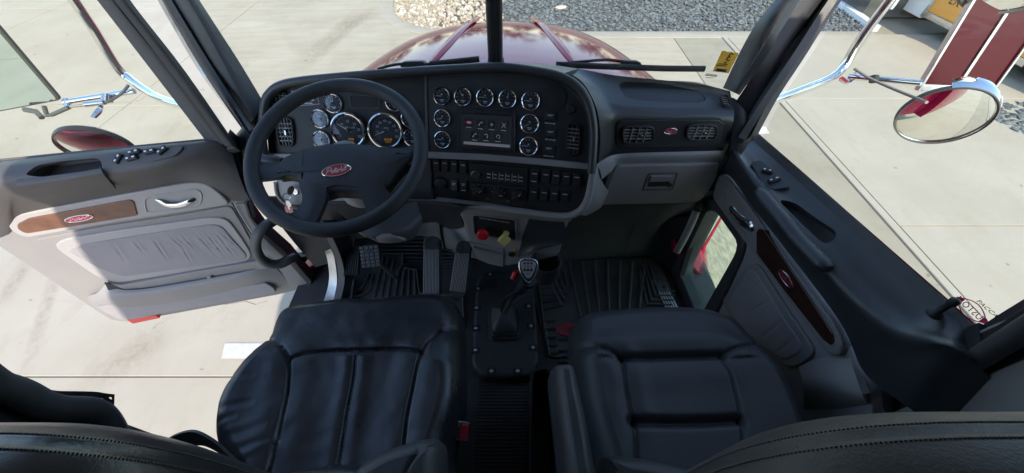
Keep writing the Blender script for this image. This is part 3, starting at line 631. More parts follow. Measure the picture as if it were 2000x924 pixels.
# vent panel on the passenger side
fp = Fr(aty(1298, 258, .998), (0, -1, .0))
vp = fp.ls([(1202, 240), (1214, 232), (1300, 230), (1404, 230), (1417, 238), (1411, 276), (1400, 285), (1300, 287), (1210, 288), (1202, 280)])
G().frame(fp, vp, inset(ccw(fillet(vp, .01)), .004), -.004, .003, 72, .001).make('panel_bead', MAT['black'], dash)
G().plate(fp, inset(ccw(fillet(vp, .01)), .0045), -.004, .0045, .002).make('vent_panel', MAT['dash'], dash)
def vent(fr, px, nh, nv, hgt=.006, rad=.5, knob=True, swirl=None):
    P = fr.ls(px); P = fillet(P, rad * min(max(p[0] for p in P) - min(p[0] for p in P), max(p[1] for p in P) - min(p[1] for p in P)), 5)
    c = sum((Vector(p[:2]) for p in P), Vector((0, 0))) / len(P); xs = [p[0] for p in P]; ys = [p[1] for p in P]
    w, h = max(xs) - min(xs), max(ys) - min(ys); I = inset(ccw(P), min(w, h) * .09)
    v = G().frame(fr, P, I, 0, hgt + .003, 72, .0015, depth=-.002).make('air_vent', MAT['panel'], dash)
    G().plate(fr, I, .0005, .0012, 0).make('duct', MAT['black'], v)
    def span(val, ax):
        o = []
        for i in range(len(I)):
            a, b = I[i - 1], I[i]
            if (a[ax] - val) * (b[ax] - val) < 0: t = (val - a[ax]) / (b[ax] - a[ax]); o.append(a[1 - ax] + (b[1 - ax] - a[1 - ax]) * t)
        return (min(o), max(o)) if len(o) >= 2 else None
    for k in range(nh):
        y = c.y + h * .82 * ((k + 1) / (nh + 1) - .5); q = span(y, 1)
        if q: G().box(fr, q[0], q[1], y - h * .012, y + h * .02, .0012, hgt, 0).make('slat', MAT['grey_mid'], v)
    for k in range(nv):
        x = c.x + w * .82 * ((k + 1) / (nv + 1) - .5); q = span(x, 0)
        if q: G().box(fr, x - w * .010, x + w * .010, q[0], q[1], .002, hgt + .002, 0).make('slat', MAT['grey_mid'], v)
    if knob: G().plate(fr, rect(w * (.1 if w > h else .09), h * (.1 if w > h else .16), c.x + w * .06, c.y), .002, hgt + .007, .001).make('tab', MAT['steel'], v)
    return v
vent(fp.off(.0045), [(1214, 250), (1222, 243), (1270, 243), (1279, 250), (1277, 270), (1268, 278), (1222, 279), (1214, 272)], 4, 3)
vent(fp.off(.0045), [(1340, 247), (1350, 240), (1394, 240), (1402, 247), (1399, 265), (1392, 272), (1348, 273), (1339, 266)], 4, 3)
fcv = Fr(aty(1417, 197, 1.05), (-.25, -.75, .7))
vent(fcv, [(1404, 188), (1420, 184), (1429, 206), (1412, 210)], 4, 0, .004, .2, False)
# script emblem: single strokes of the word
SCR = [[(.02, .10), (.10, .52), (.14, .92)], [(.03, .78), (.10, .98), (.24, .98), (.27, .78), (.20, .62), (.09, .60)], [(.27, .42), (.36, .50), (.36, .64), (.29, .60), (.28, .40), (.35, .32), (.42, .42)],
       [(.42, .42), (.47, .90), (.44, .42), (.50, .32)], [(.40, .72), (.56, .78)], [(.50, .42), (.57, .50), (.57, .64), (.51, .60), (.50, .40), (.56, .32), (.61, .42)], [(.61, .36), (.63, .64), (.66, .56), (.71, .62)],
       [(.71, .92), (.71, .40), (.75, .34), (.79, .46), (.77, .58), (.71, .54)], [(.80, .38), (.815, .62)], [(.82, .74), (.823, .77)], [(.85, .36), (.88, .95)], [(.91, .38), (.95, .92)], [(.87, .72), (1.0, .80)]]
def script(M, w, h, r, n=5):
    g = G()
    for s in SCR:
        g.tube([M @ Vector(((x - .5 + .06 * (y - .5)) * w, (y - .58) * h, 0)) for x, y in (cr(s, 3) if len(s) > 2 else s)], r, n)
    return g
def emblem(M, w, h, parent, m='red', rim='chrome', ink='white', name='emblem'):
    E = [Vector(p) for p in ell(0, 0, w / 2, h / 2, 36)]
    f = Fr(M.translation, M.col[2].xyz); f.U, f.V, f.N = [M.col[i].xyz.normalized() for i in range(3)]
    e = G().plate(f, E, 0, .002, .001).make(name, MAT[m], parent)
    if rim: G().frame(f, ell(0, 0, w / 2 * 1.05, h / 2 * 1.1, 36), ell(0, 0, w / 2 * .96, h / 2 * .92, 36), 0, .0028, 48, .0006).make('emblem_rim', MAT[rim], e)
    L = f.mat(0, 0, .0022); script(L, w * .80, h * .78, w * (.0085 if w > .05 else .006)).make('lettering', MAT[ink], e)
    return e
a, b = fp.l(1309, 254); emblem(fp.mat(a, b, .0045, -.03), .042, .019, dash)
# grey trim under the vents, glove box
ftr = Fr(aty(1298, 300, .994), (0, -1, .02))
G().patch([sec([(1164, 322, .940), (1184, 309, .965), (1206, 301, .992), (1260, 298, .992), (1340, 296, .992), (1416, 294, .992)]), sec([(1172, 334, .945), (1192, 321, .965), (1208, 310, .984), (1260, 307, .984), (1340, 305, .984), (1414, 303, .984)]), sec([(1176, 350, .95), (1195, 334, .97), (1208, 322, .99), (1260, 320, .992), (1340, 318, .992), (1408, 316, .992)])], .02, 5).make('trim_strip', MAT['grey_mid'], dash)
fg = Fr(aty(1290, 322, .986), (0, -1, -.03))
gp = fg.ls([(1200, 326), (1207, 322), (1404, 318), (1398, 345), (1381, 376), (1366, 390), (1345, 395), (1172, 399)])
gb = G().plate(fg, gp, -.02, .006, .005, r=.006).make('glove_box_door', MAT['grey_mid'], dash)
lf = fg.ls([(1265, 336), (1323, 335), (1313, 368), (1254, 369)])
G().frame(fg.off(.006), lf, inset(ccw(lf), .003), 0, .0015, 48, .0005).make('latch_frame', MAT['charcoal'], gb)
lp_ = fg.ls([(1270, 340), (1311, 339), (1308, 350), (1266, 351)]); G().plate(fg, lp_, .004, .0125, .002, r=.004).make('latch_paddle', MAT['grey_mid'], gb)
G().plate(fg, fg.ls([(1267, 351), (1308, 350), (1302, 361), (1263, 362)]), .004, .0068, .0, r=.004).make('latch_recess', MAT['black'], gb)
a, b = fg.l(1306, 359); G().lathe(fg.mat(a, b, .006), [(.009, 0), (.009, .002), (.006, .003), (.005, .0015)], 18).make('lock', MAT['charcoal'], gb)
# end fill down to the console on the passenger side, grey
G().patch([sec([(1166, 322, .94), (1172, 345, .955), (1180, 362, .97), (1190, 375, .985)]), sec([(1152, 372, .925), (1160, 385, .94), (1168, 398, .96), (1176, 402, .985)]), sec([(1126, 415, .90), (1136, 420, .925), (1148, 420, .95), (1170, 408, .99)])], .02, 5).make('side_cheek', MAT['grey_mid'], dash)
# knee panel under the glove box
G().patch([sec([(1140, 398, .995), (1220, 398, 1.0), (1300, 396, 1.0), (1400, 380, 1.0)]), sec([(1105, 450, 1.02), (1200, 452, 1.05), (1290, 450, 1.06), (1360, 440, 1.05)]), sec([(1085, 520, 1.03), (1180, 515, 1.07), (1270, 508, 1.08), (1330, 500, 1.05)])], .02, 5).make('knee_panel', MAT['charcoal'], dash)
G().tube(cr([aty(*p) for p in ((1240, 437, 1.045), (1300, 432, 1.045), (1362, 424, 1.035))], 4), .0015, 5).tube(cr([aty(*p) for p in ((1240, 437, 1.045), (1228, 470, 1.052), (1218, 505, 1.06))], 4), .0015, 5).make('panel_seam', MAT['black'], dash)
# ---------------- grey rail below the instruments, switch field, lower bezel
def strip(fr, top, bot, h0, h1, name, m, r=.0, par=dash, bev=.003): return G().plate(fr, fr.ls(top + bot[::-1]), h0, h1, bev, r=r).make(name, MAT[m], par)
strip(f1, [(527, 299), (600, 299), (720, 298), (838, 297)], [(530, 309), (600, 309), (720, 308), (838, 309)], -.02, .012, 'trim_strip', 'grey')
strip(f2, [(834, 296), (940, 300), (1050, 309), (1154, 319)], [(834, 308), (940, 312), (1050, 321), (1154, 331)], -.02, .012, 'trim_strip', 'grey_mid')
f3 = Fr(f2.hit(960, 308), (-sin(A12) * cos(.26), -cos(A12) * cos(.26), sin(.26)))
f3l = Fr(f1.hit(700, 308), (0, -cos(.26), sin(.26)))
G().plate(f3, f3.ls([(840, 304), (845, 390), (960, 402), (1060, 412), (1112, 415), (1135, 404), (1146, 380), (1153, 326), (1040, 316), (940, 308)]), -.03, 0, .002).make('switch_panel', MAT['panel'], dash)
G().plate(f3l, f3l.ls([(532, 309), (700, 308), (843, 308), (846, 392), (700, 398), (590, 396), (545, 370)]), -.04, -.005, .004).make('column_panel', MAT['grey'], dash)
G().plate(f3l, f3l.ls([(742, 311), (842, 310), (846, 392), (742, 394)]), -.02, .004, .008, r=.01).make('knee_pad', MAT['charcoal'], dash)
bz = [(690, 398), (760, 396), (845, 395), (900, 399), (980, 408), (1060, 419), (1105, 422), (1132, 412), (1148, 388), (1158, 340), (1160, 326)]
def f3h(px, py): return (f3 if px > 842 else f3l).off(.008).hit(px, py)
G().tube(cr([f3h(*p) for p in bz], 5), .0125, 12, flat=.9).make('lower_bezel', MAT['grey_mid'], dash)

# ---------------- gauges
def gauge_meshes():
    n = 40; I = Matrix.Identity(4)
    rim = G().lathe(I, [(1.0, -.1), (1.03, .10), (1.0, .20), (.93, .24), (.87, .20), (.85, .08)], n, False, False).mesh('gauge', MAT['chrome'])
    dial = G().lathe(I, [(.88, .02), (.88, .06), (.01, .061)], n).mesh('dial', MAT['dial'])
    lens = G().lathe(I, [(.86, .17), (.5, .19), (.01, .195)], n).mesh('lens', MAT['lens'])
    return rim, dial, lens
GM = gauge_meshes()
def arcbars(lo, hi, n, r0, r1, w):
    g = G()
    for k in range(n):
        t = radians(lo + (hi - lo) * k / (n - 1)); d = Vector((cos(t), sin(t), 0)); q = Vector((-sin(t), cos(t), 0)) * w
        g.add([d * r0 - q + Vector((0, 0, .066)), d * r1 - q + Vector((0, 0, .066)), d * r1 + q + Vector((0, 0, .066)), d * r0 + q + Vector((0, 0, .066))], [(0, 1, 2, 3)])
    return g
TICK = arcbars(215, -35, 9, .62, .80, .018).mesh('scale_marks', MAT['print'], smooth=False)
TICKB = arcbars(215, -35, 31, .74, .83, .008).mesh('scale_marks', MAT['print'], smooth=False)
LEG = G().plate(IDF, rect(.52, .10, 0, -.40), .062, .066, 0).plate(IDF, rect(.3, .08, 0, -.56), .062, .066, 0).plate(IDF, rect(.16, .16, -.05, .2), .062, .066, 0).mesh('legend', MAT['print'], smooth=False)
NEED = G().plate(IDF, [(-.14, -.035), (.70, -.014), (.70, .014), (-.14, .035)], .09, .105, 0).mesh('needle', MAT['white'], smooth=False)
HUB = G().lathe(Matrix.Identity(4), [(.11, .06), (.11, .12), (.08, .14), (.005, .142)], 16).mesh('needle_hub', MAT['black'])
def gauge(fr, px, py, rpx, ang, big=False, dialm=None):
    a, b = fr.l(px, py); r = rpx / FPX * (fr.hit(px, py) - EYE).dot(Vector((0, CP, -SP))) * .985
    M = fr.mat(a, b, .002) @ Matrix.Scale(r, 4)
    g = put(bpy.data.objects.new('gauge', GM[0]), dash, M)
    put(bpy.data.objects.new('dial', GM[1]), g, M); put(bpy.data.objects.new('scale_marks', TICKB if big else TICK), g, M, kind=None)
    if not big: put(bpy.data.objects.new('legend', LEG), g, M)
    R = M @ Matrix.Rotation(radians(ang), 4, 'Z'); 
    put(bpy.data.objects.new('needle', NEED), g, R @ Matrix.Diagonal((1, 1.0 if not big else .8, 1, 1))); put(bpy.data.objects.new('needle_hub', HUB), g, M)
    put(bpy.data.objects.new('lens', GM[2]), g, M)
    return g, M
for px, py, r, an in ((651.5, 201.5, 18.5, 88), (626.3, 231.8, 18, 120), (629, 273, 17.5, 128), (771, 199, 18, 60), (802, 231, 18, 100), (806, 268, 17.5, 100)): gauge(f1, px, py, r, an)
for px, py, r, an in ((864, 188, 17, 178), (905, 189.2, 17.5, 125), (948.5, 190.7, 17.8, 178), (992, 193.6, 18, 88), (1037, 197.6, 18.5, 178), (865, 230.8, 17, 195), (865.4, 273, 17, 178), (1035, 242, 18.8, 205), (1033, 285.5, 18.6, 178)): gauge(f2, px, py, r, an)
tg, TM = gauge(f1, 682.5, 254.6, 34.5, 148, True); sg, SM = gauge(f1, 754.7, 255.2, 34.5, 200, True)
def dialtext(par, M, items):
    for s, x, y, sz in items: text(s, 'numeral', sz, MAT['print'], par, M @ Matrix.Translation((x, y, .066)), .001)
dialtext(tg, TM, [('5', -.52, -.28, .2), ('10', -.36, .34, .2), ('15', 0, .5, .2), ('20', .38, .36, .2), ('25', .58, .04, .2), ('30', .56, -.34, .2), ('RPM x 100', .05, .16, .15)])
dialtext(sg, SM, [('10', -.52, -.06, .17), ('20', -.46, .24, .2), ('30', -.28, .44, .2), ('40', 0, .54, .2), ('50', .27, .46, .2), ('60', .5, .26, .2), ('70', .6, 0, .2), ('80', .58, -.32, .2), ('MPH', .04, .14, .14)])
for par, M in ((tg, TM), (sg, SM)):
    f = Fr(M.translation, f1.N); G().plate(IDF, rect(.62, .30, .06, -.56), .062, .068, 0).make('odometer', MAT['lcd'], par, M)
    text('453248' if par is sg else '8000', 'digits', .16, MAT['lcd_on'], par, M @ Matrix.Translation((.06, -.49, .069)), .001); text('917.3' if par is sg else '41.8', 'digits', .14, MAT['lcd_on'], par, M @ Matrix.Translation((.06, -.64, .069)), .001)
# display window in the cluster
dw = f1.ls([(681, 183), (741, 187), (743, 213), (685, 212)])
G().frame(f1, dw, inset(ccw(dw), .004), -.001, .003, 64, .001, r=.006).make('display_frame', MAT['charcoal'], dash)
G().plate(f1, inset(ccw(dw), .004), -.001, .0012, 0, r=.004).make('display_window', MAT['dial'], dash)
# warning label
wl = f1.ls([(569, 177), (618, 181), (625, 204), (578, 208)])
e = G().plate(f1, wl, 0, .0008, 0).make('warning_label', MAT['red_dark'], dash)
G().plate(f1, inset(ccw(wl), .0022), 0, .0012, 0).make('label_face', MAT['panel'], e)
g = G(); c = sum((Vector(p) for p in wl), Vector((0, 0))) / 4
for k in range(4): g.box(f1, c.x - .022, c.x + .024 - .006 * (k % 2), c.y + .012 - k * .009, c.y + .0155 - k * .009, .0012, .0016)
g.make('printed_lines', MAT['print'], e)
# vents of the driver side
vent(f1.off(.001), [(540, 236), (548, 228), (566, 228), (574, 236), (577, 280), (570, 288), (552, 288), (545, 280)], 5, 4)
a, b = f1.l(549, 197); cvx = [f1.l(549 + 18 * cos(t * .4), 197 + 19 * sin(t * .4)) for t in range(16)]
vent(f1.off(.001), [(549 + 19 * cos(t * .3927), 197 + 19 * sin(t * .3927)) for t in range(16)], 5, 3, .005, .05, False)
vent(f2.off(.001), [(1107, 246), (1112, 238), (1128, 240), (1134, 250), (1132, 294), (1127, 303), (1110, 302), (1104, 292)], 6, 2)
# speaker disc, lens button
a, b = f2.l(1082, 191); G().lathe(f2.mat(a, b), [(.036, 0), (.036, .002), (.033, .003), (.030, .0015), (.015, .003), (.001, .0032)], 36).make('speaker_disc', MAT['black'], dash)
a, b = f2.l(1115, 213); G().plate(f2, [(a - .012, b - .014), (a + .006, b - .013), (a + .017, b), (a + .006, b + .013), (a - .012, b + .014)], 0, .005, .003, r=.008).make('indicator_lens', MAT['panel'], dash)
# three mode switches between gauges and vent
def rocker(fr, px, py, w, h, lines=1, tilt=.12, m='black', mark=True, par=dash, led=False):
    a, b = fr.l(px, py); t = (fr.hit(px, py) - EYE).dot(Vector((0, CP, -SP))) / FPX; w *= t; h *= t
    f = Fr(fr.p(a, b, 0), fr.N + fr.V * 0); s = G().plate(f, rect(w, h), 0, .004, .001, r=.002).make('rocker_switch', MAT['panel'], par)
    f2_ = Fr(fr.p(a, b, .002), fr.N + fr.V * tilt); G().plate(f2_, rect(w * .82, h * .84), 0, .0065, .0018, r=.002).make('rocker', MAT[m], s)
    if mark:
        g = G()
        for k in range(lines): g.box(f2_, -w * .26, w * .26 - w * .1 * k, h * (.16 - .11 * k), h * (.215 - .11 * k), .006, .0068)
        g.make('symbol', MAT['print'], s)
    if led: G().box(f2_, -w * .3, w * .3, -h * .36, -h * .32, .006, .0068).make('marker', MAT['white'], s)
    return s
for px, py in ((1075, 228), (1075.5, 260), (1072, 292)):
    rocker(f2, px, py, 22, 17, 2); a, b = f2.l(px - .5, py + 13); G().box(f2, a - .014, a + .014, b - .001, b + .001, 0, .002).add([f2.p(a - .016, b, .001), f2.p(a - .012, b + .003, .001), f2.p(a - .012, b - .003, .001), f2.p(a + .016, b, .001), f2.p(a + .012, b + .003, .001), f2.p(a + .012, b - .003, .001)], [(0, 1, 2), (3, 4, 5)]).make('arrow_mark', MAT['print'], dash)
for px, py in ((853.5, 322), (870, 322.5), (888, 324), (905.5, 326)): rocker(f3, px, py, 15, 27, 1)
for px, py in ((888, 361), (906.5, 362)): rocker(f3, px, py, 14, 25, 2, led=px > 900, m='charcoal' if px < 900 else 'black')
for k, (px, py) in enumerate(((1044, 343), (1066, 345), (1086, 347), (1106, 348.5), (1126, 350))): rocker(f3, px, py, 18, 29, 1, led=k == 0)
for px, py in ((1043, 378), (1063, 379.5), (1083, 381), (1103, 382.5)): rocker(f3, px, py, 17, 27, 1)
a, b = f3.l(860.6, 357); G().lathe(f3.mat(a, b), [(.021, 0), (.021, .006), (.018, .010), (.016, .012), (.012, .0125), (.001, .013)], 30).make('socket_cover', MAT['black'], dash)
# radio and climate units
rq = [(918, 317), (1033, 328), (1030, 362), (918, 353)]; fr3 = f3.off(.003)
radio = G().plate(f3, f3.ls(rq), 0, .006, .002, r=.003).make('radio', MAT['black'], dash)
a, b = f3.l(930.5, 340); t = .0017
G().lathe(f3.mat(a, b, .006), [(.014, 0), (.014, .005), (.012, .006), (.0115, .009), (.001, .0095)], 26).make('volume_knob', MAT['panel'], radio)
G().lathe(f3.mat(a, b, .006), [(.0145, 0), (.0148, .003), (.013, .0035), (.0128, .002)], 26, False, False).make('knob_ring', MAT['steel'], radio)
for k in range(6):
    x, y = 956.5 + k * 12.6, 341 + k * 1.35; a, b = f3.l(x, y)
    bt = G().plate(f3, rect(.0165, .028, a - .001, b), .005, .008, .001).make('button', MAT['panel'], radio)
    G().box(f3, a - .007, a + .005 - .002 * (k % 2), b + .004, b + .007, .0078, .0085).box(f3, a - .007, a + .004, b - .008, b - .0052, .0078, .0085).make('printed_word', MAT['print'], radio)
    if k: G().box(f3, a - .0106, a - .0094, b - .013, b + .014, .005, .0085).make('divider', MAT['print'], radio)
hv = G().plate(f3, f3.ls([(918, 356), (1030, 365), (1026, 402), (918, 390)]), 0, .004, .002, r=.003).make('climate_control', MAT['panel'], dash)
for k, (px, py, an) in enumerate(((936, 371, 35), (974, 375.5, 5), (1012, 378.5, 45))):
    a, b = f3.l(px, py); M = f3.mat(a, b, .004)
    G().lathe(M, [(.025, 0), (.025, .0015), (.023, .002)], 30).make('knob_ring', MAT['black'], hv)
    G().lathe(M, [(.018, .001), (.0175, .012), (.016, .0135), (.001, .014)], 28).plate(Fr(M.translation + f3.N * .012, f3.N), ell(0, 0, .018, .0055, 20, radians(an)), 0, .008, .002).make('control_knob', MAT['black'], hv)
    fk = Fr(M.translation + f3.N * .02, f3.N); q = Vector((cos(radians(an)), sin(radians(an)))); w = Vector((-q.y, q.x)) * .0009
    G().add([fk.p(*(q * .006 + w), .0006), fk.p(*(q * .016 + w), .0006), fk.p(*(q * .016 - w), .0006), fk.p(*(q * .006 - w), .0006)], [(0, 1, 2, 3)]).make('pointer', MAT['white'], hv)
    g = G()
    for j in range(7):
        t = radians(210 - j * 40); g.box(f3, a + .0215 * cos(t) - .001, a + .0215 * cos(t) + .001, b + .0215 * sin(t) - .001, b + .0215 * sin(t) + .001, .006, .0068)
    g.make('scale_marks', MAT['print'] if k < 2 else MAT['magenta'], hv)
for px, py in ((954, 387), (992, 391)):
    a, b = f3.l(px, py); G().lathe(f3.mat(a, b, .004), [(.006, 0), (.006, .003), (.001, .0035)], 16).make('button', MAT['charcoal'], hv)
# touch screen
sq = f2.ls([(895, 210), (1007, 217), (1006, 297), (895, 291)]); si = f2.ls([(904, 222), (999.5, 227), (998, 289), (904.5, 283)])
ts = G().frame(f2, sq, si, 0, .008, 72, .003, r=.006, ri=.002, depth=.002).make('touch_screen', MAT['black'], dash)
G().plate(f2, si, .001, .003, 0).make('screen_glass', MAT['screen'], ts)
e1, e2 = f2.l(906, 281), f2.l(998, 287)
fs = Fr(f2.hit(952, 255), f2.N)
def spx(zx, zy): return f2.l(890 + zx / 9.24, 200 + zy / 9.24)
for cx, cy, k in ((245, 360, 0), (455, 385, 1), (660, 400, 2), (875, 415, 3), (350, 590, 4), (555, 600, 5), (770, 615, 6)):
    a, b = spx(cx, cy); G().plate(f2, rect(.027, .024, a, b), .002, .0036, .0004, r=.002).make('icon_tile', MAT['dial'], ts)
    m = MAT['icon_red' if k == 0 else 'icon']; g = G()
    if k == 3:
        for s in (-1, 1): g.plate(f2, [(a + s * .007, b + .007), (a + s * .0055, b + .008), (a - s * .007, b - .006), (a - s * .0055, b - .0075)][::1], .003, .0042, 0)
    elif k in (1, 4): g.tube([f2.p(a + x * .001, b + y * .001, .0042) for x, y in ((-5, -6), (-4, -1), (0, 3), (5, 5))], [.0022, .0011, .0011, .0024], 6)
    elif k == 0: g.plate(f2, ell(a, b, .008, .004, 16), .003, .0042, 0)
    elif k == 2: g.plate(f2, [(a - .003, b - .005), (a + .004, b), (a - .003, b + .005)], .003, .0042, 0)
    else: g.tube([f2.p(a + .005 * cos(j * .7 + k), b + .005 * sin(j * .7 + k), .0042) for j in range(7)], .0011, 6).lathe(f2.mat(a + .004, b - .004, .003), [(.003, 0), (.001, .0012)], 10)
    g.make('icon', m, ts); G().box(f2, a - .008, a + .008, b - .0155, b - .0135, .0032, .0038).make('caption', MAT['icon'], ts)
bb = [spx(150, 700), spx(985, 765), spx(985, 815), spx(150, 750)]; G().plate(f2, bb, .002, .0034, 0).make('menu_bar', MAT['icon'], ts)
# ---------------- centre console below
f4 = Fr(f3.hit(1000, 415), (-.10, -1, .10))
con = [(846, 394), (870, 400), (893, 405), (908, 440), (921, 480), (933, 505), (955, 514), (985, 520), (1040, 512), (1090, 500), (1101, 470), (1117, 428), (1128, 418), (1050, 410), (950, 400)]
console = G().plate(f4, f4.ls(con), -.10, .004, .010, r=.01).make('center_console', MAT['grey_mid'], dash)
vr = f4.ls([(921, 415), (1009, 425), (1011, 470), (926, 456)])
G().frame(f4, vr, inset(ccw(fillet(vr, .015)), .006), .003, .010, 80, .002, r=.015, ri=.012, depth=-.0).make('valve_bezel', MAT['grey'], console)
G().plate(f4, inset(ccw(fillet(vr, .015)), .0055), .003, .0055, 0).make('valve_plate', MAT['black'], console)
ta, tb = f4.l(966, 428); text('Apply Parking Brake Before Leaving Vehicle', 'lettering', .0075, MAT['white'], console, f4.mat(ta, tb, .006, -.12), .0002, sx=.78)
a, b = f4.l(945.5, 448); t8 = [Vector(p) for p in ell(0, 0, .021, .021, 8, .2)]
fk = Fr(f4.p(a, b, .006), f4.N + f4.V * .1); kn = G().lathe(fk.mat(), [(.008, 0), (.008, .02)], 14).plate(fk, t8, .018, .034, .005, seg=4, dome=.002).make('brake_valve_knob', MAT['red_knob'], console); kn['label'] = 'red eight sided parking brake knob'
a, b = f4.l(987, 457); fk = Fr(f4.p(a, b, .006), f4.N + f4.V * .1); kn = G().lathe(fk.mat(.004, .010), [(.011, 0), (.009, .022)], 16).plate(fk, fillet(ell(0, 0, .025, .025, 4, .1), .006), .022, .036, .004).make('brake_valve_knob', MAT['yellow_knob'], console); kn['label'] = 'yellow diamond parking brake knob'
pk = f4.ls([(917, 470), (984, 484), (984, 519), (955, 513), (934, 504)]); dr = G().plate(f4, pk, .002, .0085, .003, r=.004).make('console_drawer', MAT['grey_mid'], console)
a, b = f4.l(925, 479), f4.l(976, 491); G().tube([f4.p(*a, .010), f4.p(*a, .016), f4.p(*b, .016), f4.p(*b, .010)], .0045, 8).make('drawer_handle', MAT['grey'], dr)
a, b = f4.l(1000, 494); G().lathe(f4.mat(a, b, .003), [(.014, 0), (.014, .004), (.011, .008), (.009, .004)], 22).make('power_socket', MAT['black'], console)
a2, b2 = f4.l(1003, 487); G().box(f4, a2 - .008, a2 + .008, b2 - .003, b2 + .003, .003, .012, .002).make('socket_tag', MAT['amber'], console)
# cup holder
cc = atz(1066, 500, 1.60); cc = f4.hit(1066, 496) + Vector((0, -.035, 0)); M = Matrix.Translation(Vector((cc.x, cc.y, cc.z - .04)))
pr = [(.040, -.055), (.050, -.03), (.054, .03), (.056, .048), (.053, .052), (.049, .048), (.046, -.02), (.036, -.045), (.001, -.046)]
ch = G().lathe(M, pr, 36).make('cup_holder', MAT['vinyl'], console)
G().tube([M @ Vector((.05 * cos(t), .05 * sin(t), .01)) for t in [(-2.4 + .16 * k) for k in range(13)]], .003, 6).make('cup_clip', MAT['black'], ch)
G().patch([[f4.p(*f4.l(1024, 424), .003), f4.p(*f4.l(1065, 430), .006), f4.p(*f4.l(1115, 432), .003)], [f4.p(*f4.l(1020, 462), .004), f4.p(*f4.l(1060, 468), .012), f4.p(*f4.l(1106, 468), .004)], [f4.p(*f4.l(1012, 500), .006), f4.p(*f4.l(1052, 474), .03), f4.p(*f4.l(1100, 474), .006)]], .004, 5).make('holder_surround', MAT['vinyl'], console)
# underside to the left of the console
G().patch([sec([(640, 398, .86), (740, 398, .87), (850, 398, .88), (900, 408, .87)]), sec([(690, 440, 1.0), (760, 440, 1.02), (850, 430, 1.02), (905, 440, .98)]), sec([(700, 455, 1.14), (780, 452, 1.15), (850, 450, 1.15), (930, 500, 1.10)])], .01, 4).make('under_panel', MAT['vinyl'], dash)
G().patch([sec([(852, 420, 1.06), (875, 425, 1.04), (905, 430, .98)]), sec([(862, 470, 1.10), (895, 480, 1.06), (925, 490, .98)]), sec([(872, 495, 1.12), (905, 500, 1.08), (935, 506, 1.0)])], .01, 4).make('console_cheek', MAT['grey_mid'], dash)
G().patch([sec([(815, 420, 1.0), (835, 421, 1.02), (856, 423, 1.04)]), sec([(808, 440, 1.06), (836, 444, 1.07), (862, 470, 1.08)]), sec([(800, 462, 1.11), (832, 463, 1.11), (870, 490, 1.11)])], .01, 4).make('console_cheek', MAT['grey'], dash)

# ================================================================ STEERING WHEEL, COLUMN, KEYS
e_, az_ = radians(68), radians(4)
fw = Fr(atd(660, 298, .95), (sin(az_) * cos(e_), -cos(az_) * cos(e_), sin(e_)))
sw = empty('steering_wheel', fw.O, 'large black steering wheel with four spokes and red oval script emblem', 'steering wheel')
RW = .2075
G().tube([fw.p(RW * cos(2 * pi * k / 72), RW * sin(2 * pi * k / 72), 0) for k in range(72)], .0178, 16, closed=True).make('rim', MAT['suede'], sw)
fh = fw.off(-.012)
def wp(pts, f=fh): return f.ls(pts)
hubp = [(556, 313), (600, 293), (640, 286), (690, 284), (730, 288), (790, 300), (812, 296), (814, 318), (795, 328), (777, 346), (760, 370), (738, 383), (716, 386), (690, 381), (655, 380), (640, 386), (602, 386), (594, 368), (588, 352), (562, 346), (540, 350)]
hub = G().plate(fh, wp(hubp), -.02, .020, .016, r=.012, seg=5, dome=.008).make('hub', MAT['suede'], sw)
def spoke(rows): return G().patch([[fh.p(*fh.l(px, py), h) for px, py, h in r] for r in rows], .02, 5).make('spoke', MAT['suede'], sw)
spoke([[(500, 318, .012), (540, 322, .012), (575, 316, .018), (600, 305, .022)], [(498, 336, .016), (540, 338, .016), (575, 332, .022), (600, 330, .026)], [(502, 356, .012), (545, 352, .012), (572, 347, .016), (596, 356, .02)]])
spoke([[(815, 284, .012), (795, 294, .014), (770, 296, .018), (745, 296, .022)], [(818, 305, .016), (797, 310, .018), (775, 313, .022), (750, 316, .026)], [(812, 328, .012), (794, 325, .012), (775, 328, .016), (755, 340, .02)]])
spoke([[(592, 362, .022), (597, 385, .018), (592, 404, .013), (574, 424, .010)], [(616, 366, .026), (618, 394, .021), (608, 418, .016), (594, 438, .013)], [(646, 370, .024), (642, 396, .018), (628, 424, .013), (616, 448, .010)]])
spoke([[(704, 376, .024), (712, 395, .018), (718, 412, .013), (724, 432, .010)], [(726, 364, .026), (734, 384, .021), (744, 402, .016), (756, 418, .013)], [(750, 352, .024), (756, 372, .018), (768, 386, .013), (782, 394, .010)]])
fe_ = fh.off(.030); a, b = fe_.l(656.5, 332); emblem(fe_.mat(a, b, -.003, radians(9)), .068, .030, sw)
# faint SRS mark, cracked cover line
a, b = fe_.l(662, 361); 
cl = empty('steering_column', fh.off(-.16).O, 'steering column with grey shroud and turn signal stalk behind the wheel', 'steering column')
fc = fw.off(-.11)
G().lathe(fw.mat(.0, .01, -.20), [(.075, 0), (.07, .06), (.055, .12), (.045, .17)], 28).make('column_shroud', MAT['grey_mid'], cl)
G().patch([[atd(*p) for p in r] for r in ([(690, 446, 1.10), (720, 420, 1.12), (770, 405, 1.14), (812, 394, 1.14)], [(718, 462, 1.06), (755, 452, 1.06), (795, 440, 1.09), (822, 420, 1.12)], [(748, 475, 1.09), (778, 474, 1.10), (806, 466, 1.12), (826, 436, 1.14)])], .015, 6).make('lower_shroud', MAT['charcoal'], cl)
G().patch([[atd(*p) for p in r] for r in ([(694, 448, 1.085), (722, 457, 1.065), (760, 456, 1.055)], [(720, 464, 1.075), (745, 467, 1.06), (775, 464, 1.055)], [(742, 474, 1.085), (765, 475, 1.075), (792, 470, 1.07)])], .008, 6).make('shroud_lip', MAT['grey'], cl)
